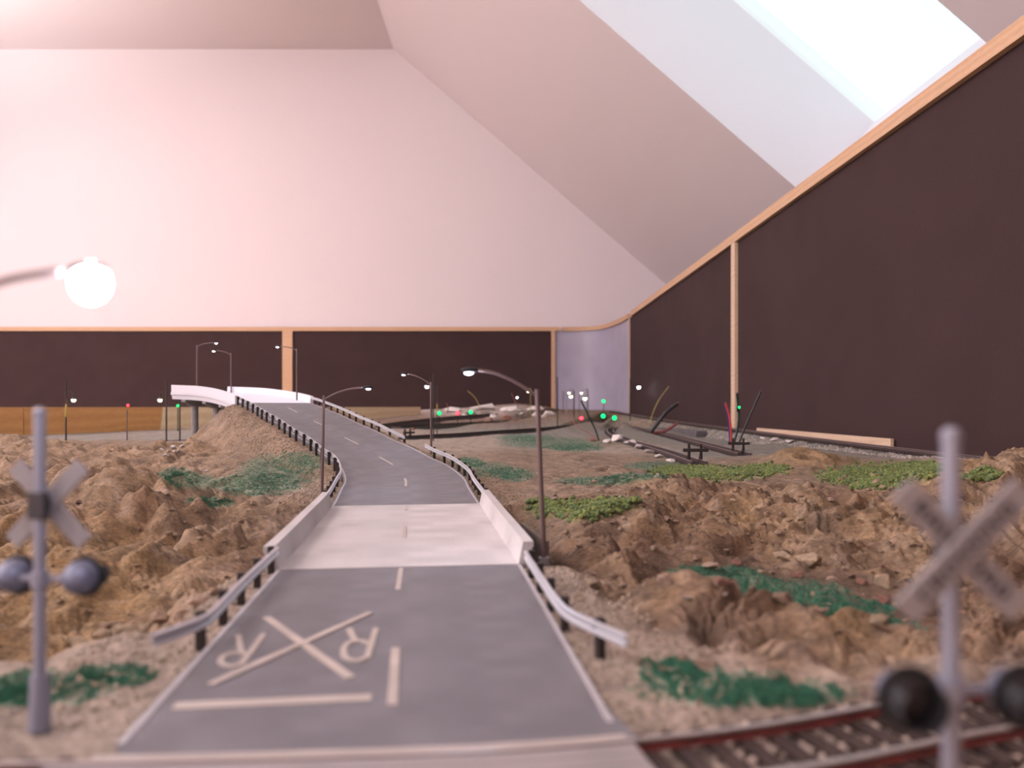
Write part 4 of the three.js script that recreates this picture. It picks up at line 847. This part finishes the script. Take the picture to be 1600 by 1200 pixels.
// ---------------------------------------------------------------- loose wires
function wire(label, pts, D, r, mat, name = 'wire', DD) {
  const p = pts.map(([x, y], i) => at(x, y, DD ? lerp(D, DD, i / (pts.length - 1)) : D));
  const t = thing(name, label, 'wire', p[0]);
  part('insulation', tube(p.map((v) => v.clone().sub(p[0])), r, 28, 8), mat, t);
  const e = p[p.length - 1].clone().sub(p[0]), q = p[p.length - 2].clone().sub(p[0]), d = e.clone().sub(q).normalize();
  part('copper_end', tube([e.clone().addScaledVector(d, -r), e.clone().addScaledVector(d, r * 0.4), e.clone().addScaledVector(d, r * 1.3)], r * 0.5, 4, 6), M.bronze, t);
  return t;
}
wire('thick black wire curving up to the right behind the sidings', [[1018, 674], [1027, 662], [1041, 644], [1057, 632]], 1.85, 0.0046, M.wireBlack);
wire('dull red wire stub lying below the thick black wire', [[1022, 676], [1038, 674], [1047, 669], [1057, 662]], 1.85, 0.0036, M.wireDull);
wire('thin twisted brass wire rising beside the thick black wire', [[1014, 664], [1021, 643], [1030, 624], [1045, 604]], 2.1, 0.0008, M.wireBrass);
wire('bright red wire standing behind the second buffer stop', [[1143, 696], [1142, 672], [1139, 648], [1134, 631]], 1.15, 0.0016, M.wireRed);
wire('blue wire touching the bright red wire', [[1140, 694], [1139, 670], [1136, 648], [1131.5, 633]], 1.16, 0.0010, M.wireBlue);
wire('dark green wire with bulge standing behind the second buffer stop', [[1145, 697], [1151, 676], [1154, 655], [1153.5, 636], [1151.5, 616]], 1.14, 0.0018, M.wireGreen);
wire('straight black wire leaning right behind the second buffer stop', [[1154, 694], [1163, 670], [1176, 640], [1188, 613]], 1.13, 0.0016, M.wireBlack);
wire('dark wire leaning left in front of the main track', [[937, 695], [932, 676], [920, 650], [908, 627]], 1.45, 0.0015, M.wireGreen);
wire('thin dull red wire drooping left from the dark leaning wire', [[935, 687], [920, 676], [903, 667], [890, 652], [882, 644]], 1.46, 0.0012, M.wireDull, 'wire', 2.2);
wire('thin olive wire arching left in front of the white terrace', [[753, 646], [748, 632], [741, 620], [731, 611]], 2.4, 0.0012, M.wireBrass);
wire('faint red wire stub on top of the plaster mound', [[806, 630], [803, 623], [799, 615]], 3.0, 0.0020, M.wireDull);
wire('small red wire stub left of the red signal', [[699, 645], [700, 638], [698, 631]], 2.6, 0.0016, M.wireDull);
{
  const D = 1.135, p = at(1155, 636.5, D), t = thing('signal', 'tiny green light clipped to the dark green wire', 'signal', p);
  part('housing', box(0.003, 0.0075, 0.003, -0.0016, -0.003, -0.002, 0.0006), M.black, t);
  part('signal_lens', new THREE.SphereGeometry(0.0017, 12, 8), M.greenLed, t);
}

// ---------------------------------------------------------------- stones: glued to the landscape, each its own piece
const stoneMats = [[0.62, 0.46, 0.31], [0.68, 0.47, 0.35], [0.46, 0.3, 0.21], [0.42, 0.2, 0.15], [0.75, 0.6, 0.48]].map((c) => std({ color: new THREE.Color(...c), roughness: 0.95, map: rep(grit, 6), bumpMap: rep(gritBump, 6), bumpScale: 0.0006, flatShading: false }));
const whiteMat = std({ color: new THREE.Color(0.68, 0.62, 0.6), roughness: 0.9, bumpMap: rep(gritBump, 6), bumpScale: 0.0006 });
const stoneGeo = [];
for (let k = 0; k < 9; k++) {
  const pts = []; for (let i = 0; i < 15; i++) { const a = rnd() * 6.283, z = rr(-1, 1), q = Math.sqrt(1 - z * z); pts.push(new THREE.Vector3(Math.cos(a) * q * rr(0.85, 1.1), z * rr(0.55, 0.75), Math.sin(a) * q * rr(0.6, 0.9))); }
  const g = new ConvexGeometry(pts); g.computeVertexNormals(); stoneGeo.push(boxUV(toCreasedNormals(g, 0.35), 0.06));
}
function stone(px, py, wpx, mat, opt = {}) {
  const h = hit(px, py, opt.from, opt.to); if (!h) return;
  const s = wpx / 2 / F * h.D;
  const m = part('stone', stoneGeo[Math.floor(rnd() * stoneGeo.length)], mat ?? stoneMats[Math.floor(rnd() * 3)], terrain);
  m.position.copy(P(h.X, h.D, h.Y + s * (opt.sink ?? 0.25))); m.rotation.set(rr(-0.25, 0.25), rnd() * 6.28, rr(-0.2, 0.2)); m.scale.set(s, s * (opt.flat ?? 1), s);
}
const R3 = { from: 0.21 };
for (const [x, y, w, k, f] of [[930, 920, 38, 0, 1], [1040, 912, 34, 1, 1.1], [1112, 890, 36, 1, .5], [1131, 916, 38, 3, .6], [1222, 944, 44, 2, .9], [1263, 884, 52, 0, 1], [1228, 876, 42, 0, .5], [1383, 918, 46, 0, 1.1], [1190, 900, 34, 0, .5], [1284, 962, 34, 1, .6], [1372, 976, 44, 0, .7], [1378, 942, 34, 3, .7], [1376, 966, 20, 3, .8], [1246, 902, 26, 3, .5], [1345, 914, 26, 3, .6], [1300, 908, 22, 1, .7], [1330, 905, 18, 2, .8], [1150, 882, 24, 3, .5], [1088, 876, 26, 2, .8], [1207, 898, 18, 1, .7], [1270, 930, 14, 0, .8], [1148, 912, 10, 1, 1], [1175, 925, 12, 0, 1], [1133, 936, 14, 4, .8], [1077, 944, 30, 4, .5], [1400, 950, 16, 1, 1], [1420, 975, 22, 0, .8], [1310, 990, 18, 0, .7], [920, 900, 26, 2, .7], [960, 905, 22, 2, .7], [975, 920, 18, 1, .6], [905, 935, 24, 0, .6]]) stone(x, y, w, stoneMats[k], { flat: f, ...R3 });
for (const [x, y, w] of [[1095, 1048, 36], [1068, 1035, 24], [1108, 1040, 30], [1035, 1049, 20], [1090, 1100, 16], [1210, 1062, 20], [1360, 1064, 26], [1385, 1085, 34], [1420, 1070, 24]]) stone(x, y, w, stoneMats[1], { flat: .8 });
for (const [x, y, w, k] of [[252, 972, 44, 1], [288, 990, 38, 1], [222, 998, 44, 0], [196, 1010, 50, 0], [310, 945, 46, 1], [283, 966, 36, 1], [160, 1000, 40, 0], [262, 1012, 34, 0], [340, 930, 34, 2], [236, 980, 24, 0], [120, 1012, 44, 0], [215, 1020, 40, 0], [172, 985, 26, 2]]) stone(x, y, w, stoneMats[k], { flat: .85, from: 0.215 });
for (let k = 0; k < 120; k++) { const x = rr(860, 1600), y = rr(745, 900); stone(x, y, rr(7, 17), null, { from: 0.3, flat: rr(.5, 1) }); }
for (let k = 0; k < 46; k++) { const x = rr(1040, 1420), y = rr(878, 985); stone(x, y, rr(5, 12), stoneMats[Math.floor(rnd() * 5)], { from: 0.25, flat: rr(.5, .9) }); }
for (let k = 0; k < 50; k++) stone(rr(60, 470), rr(760, 980), rr(7, 15), null, { from: 0.24, flat: rr(.5, 1) });
for (const [x, y, w, f] of [[962, 690, 34, .6], [985, 694, 26, .5], [950, 692, 20, .6], [998, 701, 22, .5], [1015, 708, 20, .4], [1030, 715, 20, .4], [1048, 722, 18, .4], [1210, 690, 16, .5], [1232, 694, 18, .5], [1192, 687, 12, .5]]) stone(x, y, w, whiteMat, { flat: f, from: 0.6 });
for (const [x, y, w, f] of [[270, 700, 11, .9], [264, 706, 10, .9], [258, 712, 12, .9], [279, 704, 8, .9], [252, 703, 8, .9], [274, 711, 9, .9], [284, 699, 9, .9], [262, 716, 8, .9], [322, 737, 9, .9]]) stone(x, y, w, whiteMat, { from: .6, flat: f, sink: 0 });
for (const [x, y, w, f] of [[712, 643, 46, .35], [755, 641, 52, .4], [798, 642, 44, .45], [836, 645, 34, .6], [735, 647, 30, .3], [858, 648, 22, .6]]) stone(x, y, w, whiteMat, { from: 2.6, flat: f, sink: .1 });
for (const [x, y, w] of [[838, 650, 16], [850, 652, 10], [815, 650, 12], [640, 664, 12], [770, 652, 14], [725, 651, 12]]) stone(x, y, w, whiteMat, { from: 2, flat: .9 });
for (const [x, y, w, f] of [[927, 690, 14, .7], [752, 660, 14, .7], [765, 658, 12, .7], [790, 659, 22, .6], [805, 658, 10, .8], [645, 672, 10, .8]]) stone(x, y, w, stoneMats[3], { from: 0.9, flat: f });

// ---------------------------------------------------------------- flock (nobody could count it): one object per patch
const dummy = new THREE.Object3D();
function scatter(name, label, category, geo, mat, items) {
  const m = new THREE.InstancedMesh(geo, mat, items.length); m.name = numbered(name); m.castShadow = m.receiveShadow = true;
  const c = new THREE.Color();
  items.forEach((it, i) => { dummy.position.copy(it.p); dummy.rotation.set(rnd() * 6.28, rnd() * 6.28, rnd() * 6.28); dummy.scale.setScalar(it.s); if (it.flat) dummy.scale.y *= it.flat; dummy.updateMatrix(); m.setMatrixAt(i, dummy.matrix); m.setColorAt(i, c.setRGB(...it.c)); });
  m.userData.kind = 'stuff'; m.userData.label = label; m.userData.category = category; scene.add(m); return m;
}
const clump = (() => { const g = new THREE.IcosahedronGeometry(1, 1); const p = g.attributes.position; for (let i = 0; i < p.count; i++) { const v = new THREE.Vector3().fromBufferAttribute(p, i), k = 1 + 0.4 * n3(v.x * 2.2, v.y * 2.2, v.z * 2.2); p.setXYZ(i, v.x * k, v.y * k, v.z * k); } g.computeVertexNormals(); return g; })();
const blade = (() => { const g = []; for (let i = 0; i < 5; i++) { const t = new THREE.ConeGeometry(0.16, 1.9, 3).toNonIndexed(); t.translate(0, 0.6, 0); t.rotateZ(rr(-0.9, 0.9)); t.rotateY(rnd() * 6.28); g.push(t); } const m = mergeGeometries(g); return m; })();
const flockMat = std({ color: 0xffffff, roughness: 1 });
for (const [kind, ells, count, a, b, label] of PATCH) {
  const items = []; let guard = 0;
  const want = count * (kind === 'lime' ? 1.1 : 1.5); while (items.length < want && guard++ < count * 18) {
    const e = ells[Math.floor(rnd() * ells.length)], an = rnd() * 6.283, q = Math.sqrt(rnd()) * 1.05, x = e[0] + Math.cos(an) * q * e[2], y = e[1] + Math.sin(an) * q * e[3];
    const h = hit(x, y, a, b); if (!h) continue;
    const m = patchAmount(ells, x, y) + 0.7 * n2(h.X * 75 / Math.max(0.35, h.D), h.D * 60) + 0.25 * n2(h.X * 300, h.D * 300);
    if (m < 0.34 + 0.25 * rnd()) continue;
    const f = rr(0.65, 1.3), D = h.D;
    const s = (kind === 'lime' ? rr(0.0006, 0.0014) : rr(0.0004, 0.0009)) * (D > 1 ? 1.6 : D < 0.25 ? 0.85 : 1);
    const lime = kind === 'lime', mixk = rnd();
    const c = lime ? [lerp(0.085, 0.19, mixk) * f, lerp(0.135, 0.22, mixk) * f, 0.06 * f] : [lerp(0.03, 0.09, mixk) * f, lerp(0.17, 0.25, mixk) * f, lerp(0.11, 0.15, mixk) * f];
    items.push({ p: P(h.X + rr(-.0008, .0008), D + rr(-.0012, .0012) * (1 + D), h.Y + s * 0.25), s, c });
  }
  if (items.length) scatter('flock_grass', label, 'grass', kind === 'lime' ? clump : blade, flockMat, items);
}
// ballast grains of the foreground track and of the wall track's shoulder; coarse sand on the road shoulders
{
  const items = [];
  for (let k = 0; k < 5200; k++) {
    const i = Math.floor(rr(20, 119)), p = fgPath[i], q = fgPath[Math.min(120, i + 1)], d = q.clone().sub(p), r = new THREE.Vector3(-d.z, 0, d.x).normalize(), o = rr(-0.019, 0.017);
    if (p.x < 0.027 && Math.abs(o) < 0.0128) continue;
    if (p.x < 0.03 && p.x > -0.075 && o < 0) continue;
    const c = rr(0.7, 1.2), s = rr(0.0005, 0.0011);
    items.push({ p: p.clone().lerp(q, rnd()).addScaledVector(r, o).setY(BASE - 0.0031 + rr(-0.0004, 0.0004)), s, flat: 0.8, c: [0.46 * c, 0.37 * c, 0.31 * c] });
  }
  const g = new THREE.IcosahedronGeometry(1, 0);
  scatter('ballast_gravel', 'pale ballast grains between the sleepers of the rust red foreground track', 'gravel', g, flockMat, items);
  const w = [];
  for (let k = 0; k < 3000; k++) { const i = Math.floor(Math.pow(rnd(), 1.6) * 100), p = trackPts.wall[i], q = trackPts.wall[i + 1], d = q.clone().sub(p), r = new THREE.Vector3(-d.z, 0, d.x).normalize(), o = rr(-0.034, 0.018), c = rr(0.7, 1.2); const v = p.clone().lerp(q, rnd()).addScaledVector(r, o), gy = groundY(v.x, -v.z); w.push({ p: v.setY(BASE + gy + 0.0004), s: rr(0.0007, 0.0014), c: [0.44 * c, 0.38 * c, 0.35 * c] }); }
  scatter('ballast_gravel', 'grey white ballast along the track under the right backboards', 'gravel', g, flockMat, w);
  const sd = [];
  for (let k = 0; k < 9000; k++) {
    const i = Math.floor(rr(I_FRONT - 5, I_OV)), st = ST[i], s = rnd() < 0.5 ? -1 : 1; if (i > I_B0 && i < I_B1) continue;
    const v = st.p.clone().addScaledVector(st.r, s * (W / 2 + rr(0.0004, 0.03))), D = -v.z; if (D < 0.145 && v.x > -0.1) continue;
    const gy = groundY(v.x, D); if (Math.abs(gy - (st.p.y - BASE)) > 0.03) continue;
    const c = rr(0.55, 1.15), near = i < I_B0; sd.push({ p: v.setY(BASE + gy + 0.0001), s: rr(0.0003, 0.0008), c: near ? [0.4 * c, 0.32 * c, 0.25 * c] : [0.30 * c, 0.215 * c, 0.15 * c] });
  }
  scatter('sand_gravel', 'coarse sand glued along the shoulders of the roads', 'gravel', g, flockMat, sd);
}
renderer.render(scene, camera);
